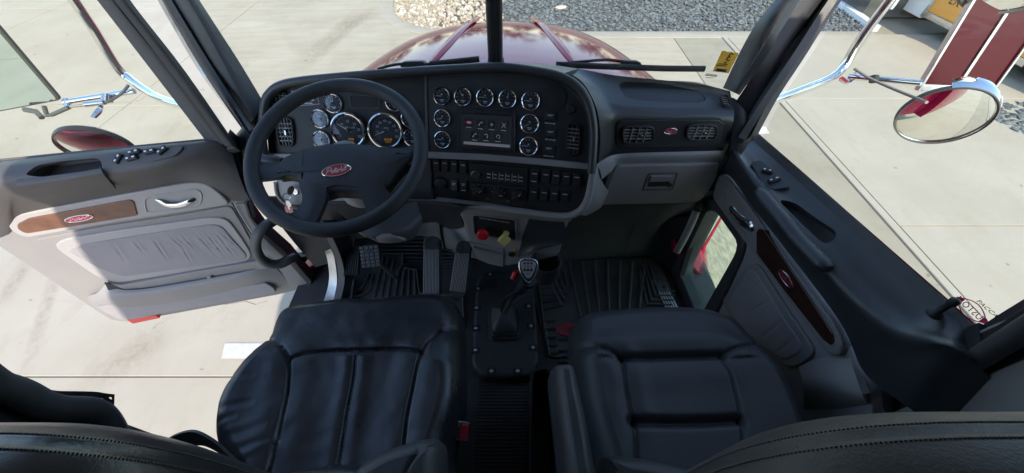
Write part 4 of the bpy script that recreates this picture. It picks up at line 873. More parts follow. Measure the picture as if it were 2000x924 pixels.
sx_ = [fw.off(-.06).hit(*p) for p in ((600, 342), (570, 327), (552, 320))]; sy_ = [fw.off(-.06).hit(*p) for p in ((552, 320), (538, 317), (512, 312))]
st = G().tube(sx_, [.009, .010, .011], 12).make('turn_signal_stalk', MAT['black'], cl)
G().tube(sy_, [.016, .017, .015], 14).make('stalk_grip', MAT['vinyl'], st)
G().tube([fw.off(-.052).hit(*p) for p in ((545, 310), (541, 322))], .0016, 5).tube([fw.off(-.048).hit(*p) for p in ((555, 316), (553, 326))], .0016, 5).make('stalk_mark', MAT['print'], st)
# ignition plate and lock
fi_ = f3l.off(.012)
G().plate(fi_, fi_.ls([(538, 352), (600, 352), (600, 402), (560, 402), (538, 380)]), -.03, .0, .006, r=.012).make('ignition_plate', MAT['grey_light'], dash)
G().tube(cr([fi_.off(.002).hit(*p) for p in ((538, 356), (542, 380), (558, 398), (585, 408))], 5), .006, 8).make('column_ring', MAT['grey'], dash)
a, b = fi_.l(579, 369); G().lathe(fi_.mat(a, b, 0), [(.017, 0), (.016, .014), (.012, .018), (.01, .016)], 24).make('ignition_lock', MAT['chrome'], dash)
kb = empty('key_bunch', fi_.p(a, b, .03), 'bunch of keys with a pink tag hanging from the ignition', 'keys')
P = lambda px, py, h=.03: fi_.off(h).hit(px, py)
G().plate(Fr(P(568, 371, .035), fi_.N + fi_.U * .3), ell(0, 0, .016, .009, 20, .9), 0, .007, .002, back=True).make('key_head', MAT['black'], kb)
M = Matrix.Translation(P(560, 384)) @ fi_.mat().to_3x3().to_4x4() @ Matrix.Rotation(.5, 4, 'Y')
G().tube([M @ Vector((.011 * cos(2 * pi * k / 20), .011 * sin(2 * pi * k / 20), 0)) for k in range(20)], .0012, 6, closed=True).make('key_ring', MAT['chrome'], kb)
fk = Fr(P(566, 397, .028), fi_.N + fi_.U * -.2)
G().plate(fk, ell(-.004, -.002, .010, .012, 20), 0, .002, .0005, back=True).plate(fk, rect(.006, .035, -.008, -.02), .0004, .0018, 0, back=True).make('key', MAT['steel'], kb)
G().plate(Fr(P(565, 409, .026), fi_.N + fi_.V * .2), rect(.026, .022), 0, .002, .0005, r=.004, back=True).make('key_tag', MAT['pink_tag'], kb)
# ================================================================ DRIVER DOOR (open)
def lin(a, b, t): return tuple(x + (y - x) * t for x, y in zip(a, b))
fd = Fr((-.91, .93, 1.6), (.25, -1, 0))
dd = empty('driver_door', (-.86, .98, 1.2), 'open driver door with dark upper pad, wood inlay and grey fabric panel in sunlight', 'car door')
shell = [(446, 290), (482, 392), (500, 450), (560, 490), (606, 545), (606, 556), (590, 566), (540, 578), (420, 600), (300, 622), (251, 631), (216, 627), (180, 605), (0, 486), (-150, 390), (-150, 340), (0, 322), (250, 300)]
sh = G().plate(fd, fd.ls(shell), -.03, 0, .012, r=.012, seg=4).make('door_panel', MAT['grey'], dd)
# outer skin (red) and core
fo_ = fd.off(-.035)
skin = [(440, 292), (478, 392), (548, 490), (590, 540), (585, 550), (420, 580), (262, 606), (205, 590), (0, 460), (-150, 370), (-150, 338), (0, 326), (250, 300)]
G().plate(Fr(fo_.O, -fo_.N), [(-a, b) for a, b in fo_.ls(skin)], -.004, .05, .015, r=.012, back=True).make('outer_skin', MAT['paint'], dd)
def H(f, h): return f.off(h)
def dpatch(f, name, rows, thick, m, par, sub=5):
    R = [[f.off(h).hit(px, py) for px, py, h in r] for r in rows]
    if rows[0][-1][1] == -50: R = [r + [r[-1] + (r[-1] - r[-2]) * 4] for r in R]
    return G().patch(R, thick, sub).make(name, MAT[m], par)
# upper pad
pad = dpatch(fd, 'upper_pad', [
    [(-160, 331, -.01), (0, 314.5, -.01), (40, 310, -.01), (150, 298, -.01), (290, 284, -.01), (368, 277, -.01), (420, 273, -.012), (446, 276, -.015)],
    [(-160, 344, .035), (0, 325, .035), (40, 321, .035), (150, 308, .035), (290, 291, .035), (368, 283, .03), (424, 279, .015), (452, 292, -.005)],
    [(-160, 376, .07), (0, 350, .07), (40, 346, .07), (150, 336, .07), (290, 322, .068), (368, 308, .05), (424, 308, .025), (460, 320, .004)],
    [(-160, 400, .072), (0, 376, .072), (40, 372, .072), (150, 358, .072), (290, 338, .066), (368, 325, .045), (428, 330, .02), (468, 345, .006)],
    [(-160, 440, .035), (0, 420, .035), (38, 402, .033), (150, 382, .032), (290, 356, .03), (368, 342, .025), (432, 358, .014), (478, 372, .006)],
    [(-160, 476, .003), (0, 464, .003), (45, 425, .003), (150, 399, .003), (290, 373, .003), (368, 359, .003), (445, 390, .003), (489, 392, .003)]], .012, 'charcoal', dd)
# grab recess with pull bar
fpd = Fr(fd.off(.062).hit(120, 332), fd.N * .62 + Vector((0, 0, .8)))
rc = fpd.ls([(52, 343), (74, 322), (120, 314), (188, 308), (198, 316), (199, 330), (150, 336), (80, 346)])
cut(pad, G().plate(fpd, rc, -.06, .06, 0, r=.012, back=True))
cupg = G().plate(fpd, inset(ccw(fillet(rc, .012)), -.003), -.075, -.045, 0).make('grab_recess', MAT['black'], dd)
dpatch(fd, 'pull_bar', [[(30, 352, .075), (90, 345, .075), (150, 337, .077), (196, 329, .072)], [(34, 366, .085), (90, 358, .085), (150, 350, .085), (208, 342, .078)], [(60, 384, .06), (110, 376, .06), (165, 366, .058), (224, 364, .05)]], .012, 'charcoal', dd)
G().tube(cr([fd.off(h).hit(*p) for *p, h in ((196, 326, .073), (203, 340, .086), (214, 354, .07), (225, 367, .052))], 4), .0022, 6).make('pad_seam', MAT['black'], dd)
# switch plate
fsw = Fr(fd.off(.050).hit(285, 306), fd.N * .62 + Vector((0, 0, .78)))
sp = fsw.ls([(209, 330), (213, 312), (280, 300), (355, 285), (359, 290), (345, 304), (300, 316), (216, 330)])
swp = G().plate(fsw, sp, -.03, .004, .002, r=.010).make('switch_plate', MAT['charcoal'], dd)
def wswitch(f, px, py, w, h, rot, par):
    a, b = f.l(px, py); F_ = Fr(f.p(a, b, .004), f.N); F_.U = f.U * cos(rot) + f.V * sin(rot); F_.V = F_.N.cross(F_.U)
    s = G().plate(F_, rect(w, h), -.002, .009, .004, r=.004, seg=4, dome=.001).make('window_switch', MAT['black'], par)
    G().box(F_, -w * .36, -w * .16, -h * .12, h * .15, .0095, .0105).box(F_, w * .12, w * .34, -h * .12, h * .15, .0095, .0105).make('switch_mark', MAT['white'], s)
for px, py, r in ((236, 311, .95), (267, 298, .15), (262, 310, .15), (297, 297, .1), (321, 295, .6)): wswitch(fsw, px, py, .030, .014, r, swp)
# light accent island with handle and wood inlay
acc = [(18, 429), (38, 413), (150, 392), (290, 366), (368, 352.5), (405, 352), (433, 373), (453, 395), (350, 411), (200, 434), (56, 460), (26, 446)]
isl = G().plate(fd, fd.ls(acc), -.01, .014, .006, r=.02, seg=4).make('accent_panel', MAT['grey_light'], dd)
wd = [(39, 431), (62, 419), (160, 401), (258, 383), (266, 387), (273, 414), (160, 433), (58, 449), (41, 441)]
G().plate(fd, fd.ls(wd), .008, .0175, .003, r=.008).make('wood_inlay', MAT['wood'], dd)
a, b = fd.l(160, 418.5); emblem(fd.mat(a, b, .0175, radians(3)), .076, .022, dd, 'lamp_red')
hb = fd.ls([(284, 381), (292, 377), (386, 362), (396, 368), (399, 378), (396, 392), (388, 399), (300, 411), (288, 409), (284, 398)])
cut(isl, G().plate(fd, inset(ccw(fillet(hb, .01)), .005), -.03, .05, 0, back=True))
G().frame(fd, hb, inset(ccw(fillet(hb, .01)), .006), .008, .0165, 72, .002, r=.01, depth=-.012).make('handle_bezel', MAT['grey_light'], dd)
G().plate(fd, inset(ccw(fillet(hb, .01)), .004), -.02, -.010, 0).make('handle_cup', MAT['grey'], dd)
def handle(f, pts, par, w=.012):
    path = cr([f.off(h).hit(px, py) for px, py, h in pts], 5); n = len(path)
    return G().tube(path, [w * (.75 + .35 * sin(pi * i / (n - 1))) for i in range(n)], 12, flat=.55, up=f.N).make('door_handle', MAT['chrome'], par)
handle(fd, ((302, 391, .002), (312, 393, .014), (328, 401, .02), (350, 401, .02), (370, 394, .018), (384, 387, .008)), dd)
G().plate(fd, fd.ls([(294, 391), (306, 387), (312, 404), (300, 405)]), -.01, .012, .003, r=.006).plate(fd, fd.ls([(366, 391), (383, 384), (386, 389), (372, 398)]), -.01, .008, .003, r=.004).make('handle_pivot', MAT['black'], dd)
# lower panel layers
G().plate(fd, fd.ls([(66, 466), (200, 441), (350, 418), (452, 400), (470, 430), (505, 494), (510, 512), (380, 534), (230, 560), (196, 545), (110, 490)]), -.01, .006, .004, r=.02).make('trim_panel', MAT['grey'], dd)
fo = fd.ls([(107, 476), (126, 462), (260, 441), (416, 420), (446, 423), (470, 455), (494, 493), (486, 506), (380, 524), (230, 549), (190, 535)])
G().plate(fd, fo, .0, .013, .005, r=.03, seg=4).make('insert_border', MAT['grey_light'], dd)
# fabric insert with gathered folds
fin = fillet(fd.ls([(131, 482), (148, 473), (270, 453), (416, 431), (437, 436), (462, 466), (486, 493), (480, 503), (380, 516), (242, 535), (200, 520)]), .02, 5)
def blob(fr, outline, K, hfun, base=0.0, edge=.012, n=120, c=None):
    P = resample(ccw(outline), n); c = Vector(c) if c else sum(P, Vector((0, 0))) / n
    rs = [[fr.p(q.x, q.y, base) for q in P]]
    for k in range(4):
        t = (k + 1) / 4 * pi / 2; s = 1; Q = inset(P, edge * (1 - cos(t))); rs.append([fr.p(q.x, q.y, base + (hfun(q.x, q.y) - base) * sin(t)) for q in Q])
    Q = inset(P, edge)
    for k in range(1, K):
        s = 1 - k / K; rs.append([(lambda p: fr.p(p.x, p.y, hfun(p.x, p.y)))(c + (q - c) * s) for q in Q])
    g = G(); g.rings(rs, False, False); o = len(g.v); g.v.append(fr.p(c.x, c.y, hfun(c.x, c.y))); m = o - n
    g.f += [(m + i, m + (i + 1) % n, o) for i in range(n)]; return g
def segd(p, a, b):
    d = b - a; t = max(0, min(1, (p - a).dot(d) / max(1e-9, d.dot(d)))); return (p - a - d * t).length, t
folds = [(fd.l(*a), fd.l(*b), w) for a, b, w in (((352, 446), (395, 492), .004), ((378, 442), (432, 500), .0045), ((398, 438), (447, 502), .004), ((418, 440), (465, 500), .004), ((330, 450), (365, 480), .004), ((300, 455), (330, 500), .006), ((262, 460), (288, 490), .006), ((432, 446), (470, 480), .004), ((356, 470), (378, 508), .004), ((225, 468), (250, 505), .007), ((160, 478), (185, 505), .006))]
def hfab(x, y):
    p = Vector((x, y)); h = .017
    for a, b, w in folds:
        d, t = segd(p, Vector(a), Vector(b)); h += (.0016 * math.exp(-((d - .006) / w) ** 2) - .0019 * math.exp(-(d / (w * .55)) ** 2)) * sin(pi * max(.08, min(.92, t)))
    return h
blob(fd, fin, 46, hfab, .006, .006, 200).make('fabric_insert', MAT['fabric'], dd)
# map pocket: lip, shade in the gap as a flat black plate
G().patch([[fd.off(h).hit(px, py) for px, py, h in r] for r in ([(206, 555, .01), (240, 566, .028), (300, 562, .032), (400, 545, .032), (480, 530, .03), (530, 518, .012)], [(190, 572, .018), (228, 579, .042), (300, 574, .046), (400, 557, .046), (490, 540, .04), (545, 530, .012)], [(170, 582, .012), (212, 600, .032), (290, 600, .034), (400, 582, .034), (500, 562, .028), (560, 548, .008)], [(186, 602, .004), (226, 620, .012), (290, 616, .012), (400, 598, .012), (510, 574, .01), (575, 562, .004)])], .006, 5).make('map_pocket', MAT['grey'], dd)
G().plate(fd.off(.0245), fd.off(.0245).ls([(204, 552), (211, 566), (222, 573), (246, 576), (272, 573), (244, 566), (222, 557)]), -.003, 0, 0).make('pocket_gap_shade', MAT['black'], dd)
G().plate(fd, fd.ls([(203, 553), (213, 555), (262, 570), (380, 550), (520, 522), (528, 515), (500, 508), (380, 532), (240, 556)]), -.004, .004, .0, r=.004).make('pocket_inside', MAT['black'], dd)
G().plate(fd.off(.02), fd.off(.02).ls([(206, 552), (222, 566), (250, 572), (380, 552), (526, 522), (524, 506), (380, 530), (240, 556)]), -.02, .004, .004, r=.01).make('pocket_liner', MAT['grey'], dd)
G().plate(fd.off(.033), fd.off(.033).ls([(402, 548), (414, 546), (412, 540), (406, 541)]), -.01, .002, .002).make('pocket_tab', MAT['grey'], dd)
G().plate(fd.off(.03), fd.off(.03).ls([(188, 598), (330, 580), (520, 551), (534, 560), (541, 570), (400, 595), (258, 622), (234, 622)]), -.02, .006, .003, r=.012).make('kick_plate', MAT['fabric'], dd)
G().plate(fd.off(.03), fd.off(.03).ls([(248, 624), (305, 614.5), (313, 620), (260, 631)]), -.02, .004, .002, r=.003).make('red_reflector', MAT['lamp_red'], dd)
G().tube(cr([fd.off(.016).hit(*p) for p in ((453, 396), (470, 425), (492, 460), (512, 490))], 5), .0018, 6).make('panel_seam', MAT['black'], dd)
G().plate(fd, fd.ls([(489, 394), (506, 450), (548, 488), (602, 546), (600, 556), (578, 564), (552, 550), (520, 500), (470, 420), (455, 397)]), -.01, .008, .006, r=.02).make('hinge_cover', MAT['grey'], dd)
G().plate(fd, fd.ls([(484, 390), (494, 420), (520, 452), (566, 492), (610, 545), (607, 556), (600, 550), (556, 500), (512, 458), (486, 420), (478, 394)]), -.04, .014, .005).make('edge_seal', MAT['rubber'], dd)
# grab handle
gpts = [(532, 433, .01), (518, 442, .04), (505, 456, .06), (499, 478, .065), (506, 500, .065), (522, 514, .065), (545, 516, .055), (562, 508, .035), (574, 502, .008)]
G().tube(cr([fd.off(h).hit(px, py) for px, py, h in gpts], 6), .0205, 14, flat=.85).make('grab_handle', MAT['charcoal'], dd)
# glass, window frame
zt = 2.92
gl = [fd.l(-150, 331), fd.l(0, 314.5), fd.l(220, 292), fd.l(415, 274), fd.l(408, 262)]; 
A = fd.l(415, 274); tL = Vector(fd.l(150, -40))
G().plate(fd.off(-.015), [fd.l(-200, 338), (A[0], A[1] - .02), tuple(tL), (tL.x - .55, tL.y + .12), (fd.l(-200, 338)[0], tL.y)], -.004, 0, 0, back=True).make('window_glass', MAT['glass'], dd)
G().tube([fd.off(-.012).hit(*p) for p in ((-150, 329.5), (0, 313), (220, 290.5), (412, 272))], .004, 6).make('glass_seal', MAT['charcoal'], dd)
rows_f = lambda L, thick, nm, m: dpatch(fd, nm, L, thick, m, dd, 4)
rows_f([[(410, 286, .0), (290, 130, .0), (205, 20, .0), (150, -50, .0)], [(432, 282, .012), (320, 138, .012), (232, 24, .012), (172, -50, .012)], [(452, 284, .006), (352, 146, .006), (262, 28, .006), (200, -50, .006)]], .03, 'window_frame', 'charcoal')
rows_f([[(440, 286, .014), (330, 138, .014), (240, 22, .014), (182, -50, .014)], [(456, 287, .016), (352, 140, .016), (262, 24, .016), (204, -50, .016)], [(470, 296, -.01), (366, 145, -.01), (275, 28, -.01), (218, -50, -.01)]], .025, 'frame_seal', 'rubber')
G().plate(fd.off(-.01), fd.ls([(440, 274), (458, 290), (484, 380), (492, 392), (480, 392), (462, 330)]), -.05, .0, .01).make('door_edge', MAT['black'], dd)
# hinge strap and door jamb
hs = empty('door_check_strap', (-.88, .98, 1.3), 'black door check strap between the open door and the sill', 'door strap')
G().tube([atd(590, 505, 1.60), atd(605, 500, 1.58), atd(622, 492, 1.56)], .012, 8).tube([atd(586, 500, 1.62), atd(590, 508, 1.60)], .02, 8).make('strap', MAT['black'], hs)
jb = empty('door_jamb', (-.84, 1.0, 1.3), 'aluminium edged door jamb and sill left of the pedals', 'door jamb')
def jstrip(nm, L, R, m, th=.006, par=jb): G().patch([[atd(*p) for p in L], [atd(*p) for p in R]], th, 6).make(nm, MAT[m], par)
jstrip('jamb_edge', [(634, 492, 1.49), (639, 506, 1.52), (643, 540, 1.55), (638, 570, 1.55), (626, 600, 1.53), (602, 640, 1.48)], [(646, 486, 1.47), (653, 504, 1.50), (658, 545, 1.53), (654, 575, 1.53), (646, 600, 1.51), (625, 640, 1.46)], 'alu')
jstrip('jamb_seal', [(622, 440, 1.375), (640, 470, 1.435), (656, 510, 1.505), (660, 545, 1.525), (655, 575, 1.525), (646, 600, 1.505), (625, 640, 1.455)], [(634, 440, 1.36), (652, 470, 1.42), (668, 510, 1.49), (673, 545, 1.51), (668, 575, 1.51), (660, 600, 1.49), (640, 640, 1.44)], 'rubber')
jstrip('jamb_inner', [(630, 430, 1.40), (652, 470, 1.45), (668, 510, 1.52), (672, 545, 1.54), (666, 575, 1.54), (655, 610, 1.5)], [(670, 430, 1.46), (684, 470, 1.5), (690, 510, 1.56), (690, 545, 1.57), (682, 575, 1.55), (672, 610, 1.5)], 'black')
jstrip('kick_panel', [(500, 385, 1.36), (535, 425, 1.44), (578, 478, 1.52), (616, 522, 1.60)], [(640, 385, 1.36), (665, 420, 1.42), (690, 455, 1.48), (690, 500, 1.55)], 'black')
jstrip('jamb_step', [(590, 445, 1.50), (612, 490, 1.56), (622, 512, 1.6)], [(604, 440, 1.48), (624, 476, 1.52), (640, 512, 1.58)], 'dark_steel')

# ================================================================ PASSENGER DOOR (closed)
pd_ = empty('passenger_door', (.80, .6, 1.25), 'closed passenger door with dark ledge, dark wood inlay and low vent window', 'car door')
fq = Fr((.80, 0, 1.7), (-1, -.08, 0))
def crest(px, py): d = ray(px, py); t = .80 / (d.x + .12 * d.y); return EYE + d * t
def outer_(px, py): d = ray(px, py); t = .85 / (d.x + .06 * d.y); return EYE + d * t
O_ = [(1452, 256), (1500, 298), (1560, 351), (1640, 423), (1740, 512), (1830, 592), (1888, 646)]
I_ = [(1444, 276), (1482, 322), (1535, 376), (1608, 448), (1700, 546), (1790, 626), (1872, 664)]
C_ = [(1432, 290), (1458, 330), (1504, 390), (1570, 468), (1660, 574), (1757, 648), (1862, 676)]
D_ = [(1420, 312), (1440, 340), (1482, 396), (1552, 484), (1648, 606), (1740, 690), (1850, 700)]
E_ = [(1411, 336), (1430, 349), (1470, 404), (1540, 494), (1640, 628), (1690, 730), (1780, 800)]
mid = lambda A, B, t, k: [A[i].lerp(B[i], t) + Vector((k, 0, k)) for i in range(len(A))]
o3 = [outer_(*p) for p in O_]; c3 = [crest(*p) for p in C_]; i3 = [(outer_(*p).lerp(crest(*p), .45)) for p in I_]
d3 = [crest(*p) + Vector((.004, 0, 0)) for p in D_]; e3 = [fq.off(.004).hit(*p) for p in E_]
tk = Vector((.085, -.045, -.05))
for r_ in (o3, i3, c3, d3, e3): r_.append(r_[-1] + tk * (.35 if r_ is o3 else 1))
ppad = G().patch([o3, i3, c3, d3, e3], .013, 6).make('upper_pad', MAT['dash'], pd_)
fr_l = Fr(outer_(1590, 430).lerp(crest(1590, 430), .5), (-.35, -.05, 1), (0, 1, 0))
rcp = fr_l.ls([(1522, 388), (1535, 385), (1556, 390), (1590, 420), (1634, 455), (1630, 470), (1612, 477), (1600, 470), (1560, 430)])
cut(ppad, G().plate(fr_l, rcp, -.06, .08, 0, r=.014, back=True))
G().plate(fr_l, inset(ccw(fillet(rcp, .014)), -.02), -.075, -.032, 0).make('grab_recess', MAT['black'], pd_)
G().tube(cr([crest(*p) + Vector((-.004, 0, .004)) for p in ((1482, 372), (1496, 390), (1530, 430), (1566, 474), (1604, 512), (1622, 528))], 5), [.010, .014, .018, .021] + [.023] * 18 + [.021, .018, .014, .010], 14, flat=.75).make('pull_bar', MAT['dash'], pd_)
fs2 = Fr(outer_(1505, 345).lerp(crest(1505, 345), .55), (-.4, -.1, 1), (0, 1, 0))
sp2 = fs2.ls([(1466, 322), (1472, 316), (1487, 315), (1543, 363), (1539, 369), (1506, 373), (1490, 362)])
swp2 = G().plate(fs2, sp2, -.03, .006, .002, r=.008).make('switch_plate', MAT['dash'], pd_)
wswitch(fs2.off(.002), 1498, 337.5, .028, .014, -.75, swp2); wswitch(fs2.off(.002), 1511, 355, .032, .014, .12, swp2)
# door body below
low = [(1392, 400), (1412, 341), (1440, 372), (1545, 520), (1640, 640), (1700, 760), (1706, 830), (1500, 900), (1430, 700), (1400, 620), (1440, 500), (1446, 470), (1404, 408)]
G().plate(fq, fq.ls(low), -.04, 0, .004).make('door_panel', MAT['grey_mid'], pd_)
wi = fq.ls([(1384, 412), (1402, 412), (1446, 474), (1441, 494), (1374, 612), (1362, 606), (1331, 532), (1334, 514)])
wo_ = fq.ls([(1372, 392), (1402, 391), (1461, 468), (1455, 500), (1390, 640), (1352, 640), (1312, 540), (1316, 505)])
G().frame(fq.off(.002), wo_, wi, -.05, .010, 90, .005, r=.03, ri=.022, depth=-.05).make('vent_window_frame', MAT['rubber'], pd_)
G().plate(fq.off(-.03), inset(ccw(fillet(wi, .02)), -.006), -.004, 0, 0, back=True).make('vent_window_glass', MAT['glass_dirty'], pd_)
acc2 = fq.ls([(1400, 386), (1411, 342), (1424, 342), (1434, 352), (1540, 494), (1641, 630), (1660, 672), (1655, 690), (1645, 694), (1628, 690), (1520, 545), (1440, 440)])
is2 = G().plate(fq, acc2, -.01, .018, .006, r=.014, seg=4).make('accent_panel', MAT['grey'], pd_)
wd2 = fq.ls([(1490, 452), (1494, 446), (1506, 448), (1575, 548), (1643, 650), (1645, 668), (1638, 674), (1622, 662), (1540, 560), (1490, 494)])
G().plate(fq, wd2, .01, .021, .003, r=.006).make('wood_inlay', MAT['wood_dark'] if 'wood_dark' in MAT else mat('wood_dark', (.045, .018, .013), .25, coat=.5, coat_r=.1), pd_)
a, b = fq.l(1550, 543); emblem(fq.mat(a, b, .021, radians(4)), .060, .022, pd_, 'red_dark', 'steel', 'red')
hb2 = fq.ls([(1425, 358), (1430, 358), (1443, 378), (1479, 440), (1481, 464), (1474, 467), (1464, 456), (1424, 410)])
cut(is2, G().plate(fq, inset(ccw(fillet(hb2, .012)), .005), -.03, .05, 0, back=True))
G().frame(fq, hb2, inset(ccw(fillet(hb2, .012)), .006), .008, .018, 72, .002, r=.012, depth=-.012).make('handle_bezel', MAT['charcoal'], pd_)
G().plate(fq, inset(ccw(fillet(hb2, .012)), .004), -.02, -.010, 0).make('handle_cup', MAT['black'], pd_)
handle(fq, ((1426, 400, .004), (1432, 412, .016), (1446, 428, .02), (1458, 436, .02), (1470, 445, .016), (1474, 456, .006)), pd_, .016)
fo2 = fq.ls([(1414, 588), (1466, 514), (1486, 516), (1540, 600), (1594, 678), (1592, 697), (1562, 716), (1540, 716), (1440, 640)])
G().plate(fq, fo2, -.005, .010, .005, r=.02, seg=4).make('insert_border', MAT['grey'], pd_)
fi2 = fillet(fq.ls([(1426, 592), (1468, 524), (1482, 527), (1530, 604), (1578, 676), (1570, 690), (1540, 705), (1500, 680), (1450, 636)]), .02, 5)
fol2 = [(Vector(fq.l(*a)), Vector(fq.l(*b))) for a, b in (((1470, 612), (1518, 580)), ((1500, 655), (1545, 620)), ((1524, 690), (1565, 655)), ((1450, 580), (1495, 552)))]
def hf2(x, y):
    p = Vector((x, y)); h = .014
    for a, b in fol2: d, t = segd(p, a, b); h -= .003 * math.exp(-(d / .0035) ** 2) * sin(pi * max(.15, min(.85, t)))
    return h
blob(fq, fi2, 34, hf2, .004, .006, 140).make('fabric_insert', MAT['fabric'], pd_)
G().patch([[fq.off(.006).hit(*p) for p in ((1560, 716), (1600, 700), (1660, 700))], [fq.off(.03).hit(*p) for p in ((1568, 750), (1620, 752), (1684, 770))], [fq.off(.0).hit(*p) for p in ((1570, 800), (1630, 800), (1694, 790))]], .02, 5).make('pocket_end', MAT['grey_mid'], pd_)
# lock pin
pb = outer_(1826, 612).lerp(crest(1826, 612), .35); lk = G().lathe(Matrix.Translation(pb), [(.013, -.004), (.012, .004), (.006, .008), (.0055, .030), (.008, .036), (.008, .046), (.002, .05)], 16).make('lock_pin', MAT['black'], pd_)
# glass and channel
oz = [outer_(*p) for p in ((1452, 256), (1888, 646))]; fgl = Fr(oz[0], (-1, -.06, -.05)); q1 = fgl.U.dot(oz[1] - oz[0]); w1 = fgl.V.dot(oz[1] - oz[0])
G().plate(fgl.off(-.02), [fgl.l(1478, 268), fgl.l(1700, 474), (q1 + .03, w1 - .03), (q1 + .03, .98), fgl.l(1685, -80), fgl.l(1640, 0), fgl.l(1514, 192)], -.004, 0, 0, back=True).make('window_glass', MAT['glass'], pd_)
G().patch([[outer_(a - 6, b + 8) + Vector((-.008, 0, .003)) for a, b in O_], [outer_(a + 5, b - 7) + Vector((.006, 0, .004)) for a, b in O_]], .02, 5).make('glass_channel', MAT['rubber'], pd_)
G().tube([outer_(a + 5.5, b - 7.5) + Vector((.008, 0, .004)) for a, b in O_], .0016, 5).make('channel_bead', MAT['red_dark'], pd_)
# window frame front edge
ext = lambda r: r + [r[-1] + (r[-1] - r[-2]) * 5] if (r[-1] - r[-2]).z > .02 and len(r) > 3 else r
dq = lambda nm, rows, m, th=.02: G().patch([ext([atd(*p) for p in r]) for r in rows], th, 4).make(nm, MAT[m], pd_)
dq('window_frame', [[(1442, 284, 1.16), (1494, 196, 1.11), (1552, 106, 1.07), (1605, 22, 1.03), (1662, -60, .99)], [(1468, 264, 1.13), (1502, 198, 1.10), (1562, 108, 1.06), (1616, 22, 1.02), (1674, -60, .98)]], 'black', .03)
dq('frame_strip', [[(1462, 250, 1.15), (1503, 180, 1.11), (1556, 96, 1.07), (1614, 6, 1.03), (1655, -60, .99)], [(1466, 252, 1.149), (1509, 183, 1.109), (1564, 98, 1.069), (1624, 6, 1.029), (1664, -60, .989)]], 'grey', .012)
dq('frame_outer', [[(1468, 262, 1.16), (1509, 184, 1.125), (1565, 98, 1.085), (1625, 4, 1.04), (1668, -60, 1.0)], [(1473, 260, 1.17), (1515, 186, 1.135), (1573, 100, 1.095), (1636, 4, 1.05), (1678, -60, 1.0)]], 'red_dark', .012)
dq('mirror_foot', [[(1466, 262, 1.16), (1482, 228, 1.14), (1502, 184, 1.12)], [(1474, 258, 1.155), (1494, 224, 1.135), (1511, 184, 1.115)]], 'black', .02)
# outer skin, silver seam trims (what the passenger mirror shows)
skR = G().plate(Fr((.945, 0, 1.5), (1, .06, 0)), [(.26, -.3), (1.1, -.3), (1.1, .30), (.26, .40)], -.012, 0, .004, back=True).make('outer_skin', MAT['paint'], pd_)
cut(skR, G().plate(fq, inset(ccw(wo_), -.05), -.3, .05, 0, r=.03, back=True))
# grab handle on the kick side, by the vent window
gh = [atd(*p) for p in ((1360, 412, 1.36), (1352, 432, 1.38), (1338, 462, 1.44), (1326, 484, 1.50), (1322, 492, 1.52))]
ghd = empty('cowl_grab_handle', gh[2], 'grey upright grab handle between the dashboard and the low window', 'grab handle')
G().tube(cr(gh, 4), .0135, 12, flat=.7).make('handle_bar', MAT['grey_mid'], ghd); G().tube([gh[0] + Vector((.02, .03, 0)), gh[0]], .014, 10).tube([gh[-1] + Vector((.02, .03, -.01)), gh[-1]], .014, 10).make('handle_mount', MAT['black'], ghd)
# kick side panel between firewall and door
struct(G().patch([[atd(1404, 300, 1.27), atd(1428, 285, 1.25), atd(1450, 275, 1.22)], [atd(1384, 372, 1.38), atd(1395, 372, 1.36), atd(1410, 360, 1.32)], [atd(1330, 480, 1.58), atd(1345, 470, 1.55), atd(1366, 420, 1.45)], [atd(1290, 515, 1.75), atd(1310, 540, 1.70), atd(1325, 545, 1.62)]], .02, 5), 'kick_wall', MAT['black'])
struct(G().patch([[atd(1290, 425, 1.52), atd(1285, 470, 1.62), atd(1275, 530, 1.76)], [atd(1325, 425, 1.47), atd(1318, 470, 1.57), atd(1308, 530, 1.70)], [atd(1352, 425, 1.43), atd(1340, 470, 1.54), atd(1328, 525, 1.64)]], .02, 4), 'kick_wall', MAT['black'])
struct(G().patch([[atd(1408, 196, 1.21), atd(1412, 250, 1.22), atd(1404, 305, 1.25)], [atd(1428, 190, 1.20), atd(1432, 250, 1.20), atd(1422, 305, 1.23)], [atd(1446, 200, 1.18), atd(1448, 250, 1.18), atd(1438, 305, 1.21)]], .02, 4), 'kick_wall', MAT['black'])
# ================================================================ FLOOR: mats, sill plates, pedals, shifter
ff = lambda h: Fr((0, 0, ZF + h), (0, 0, 1), (0, 1, 0))
def ribs(fr, lines, w, h, nm, m, par):
    g = G()
    for L in lines:
        P = [fr.hit(*p) + Vector((0, 0, h * .3)) for p in L]; g.tube(P if len(P) < 3 else P, w, 6, flat=h / w)
    return g.make(nm, MAT[m], par, kind='stuff')
f0 = ff(.006)
pm = empty('floor_mat', (.25, .75, ZF), 'black ribbed rubber mat on the passenger floor with red oval emblem', 'floor mat')
G().plate(f0, f0.ls([(1036, 560), (1052, 545), (1096, 513), (1200, 506), (1284, 508), (1308, 560), (1322, 612), (1330, 640), (1250, 690), (1072, 700)]), -.005, .006, .003, r=.02).make('mat_sheet', MAT['mat_rubber'], pm)
f1m = ff(.013)
L = []
for k in range(7):
    x0, x1 = 1112 + k * 24.5, 1134 + k * 18.5; L.append([(x0, 512), (x1, 622)])
for k in range(4):
    L.append([(1100 - k * 11, 530 + k * 2), (1110 - k * 10 + k * 6, 560 + k * 13), (1056 + 2 * k, 563 + k * 14)])
    L.append([(1268 - k * 7, 522), (1290 - k * 8 - 2, 570 + k * 9), (1318 - k * 2, 570 + k * 9)][:3])
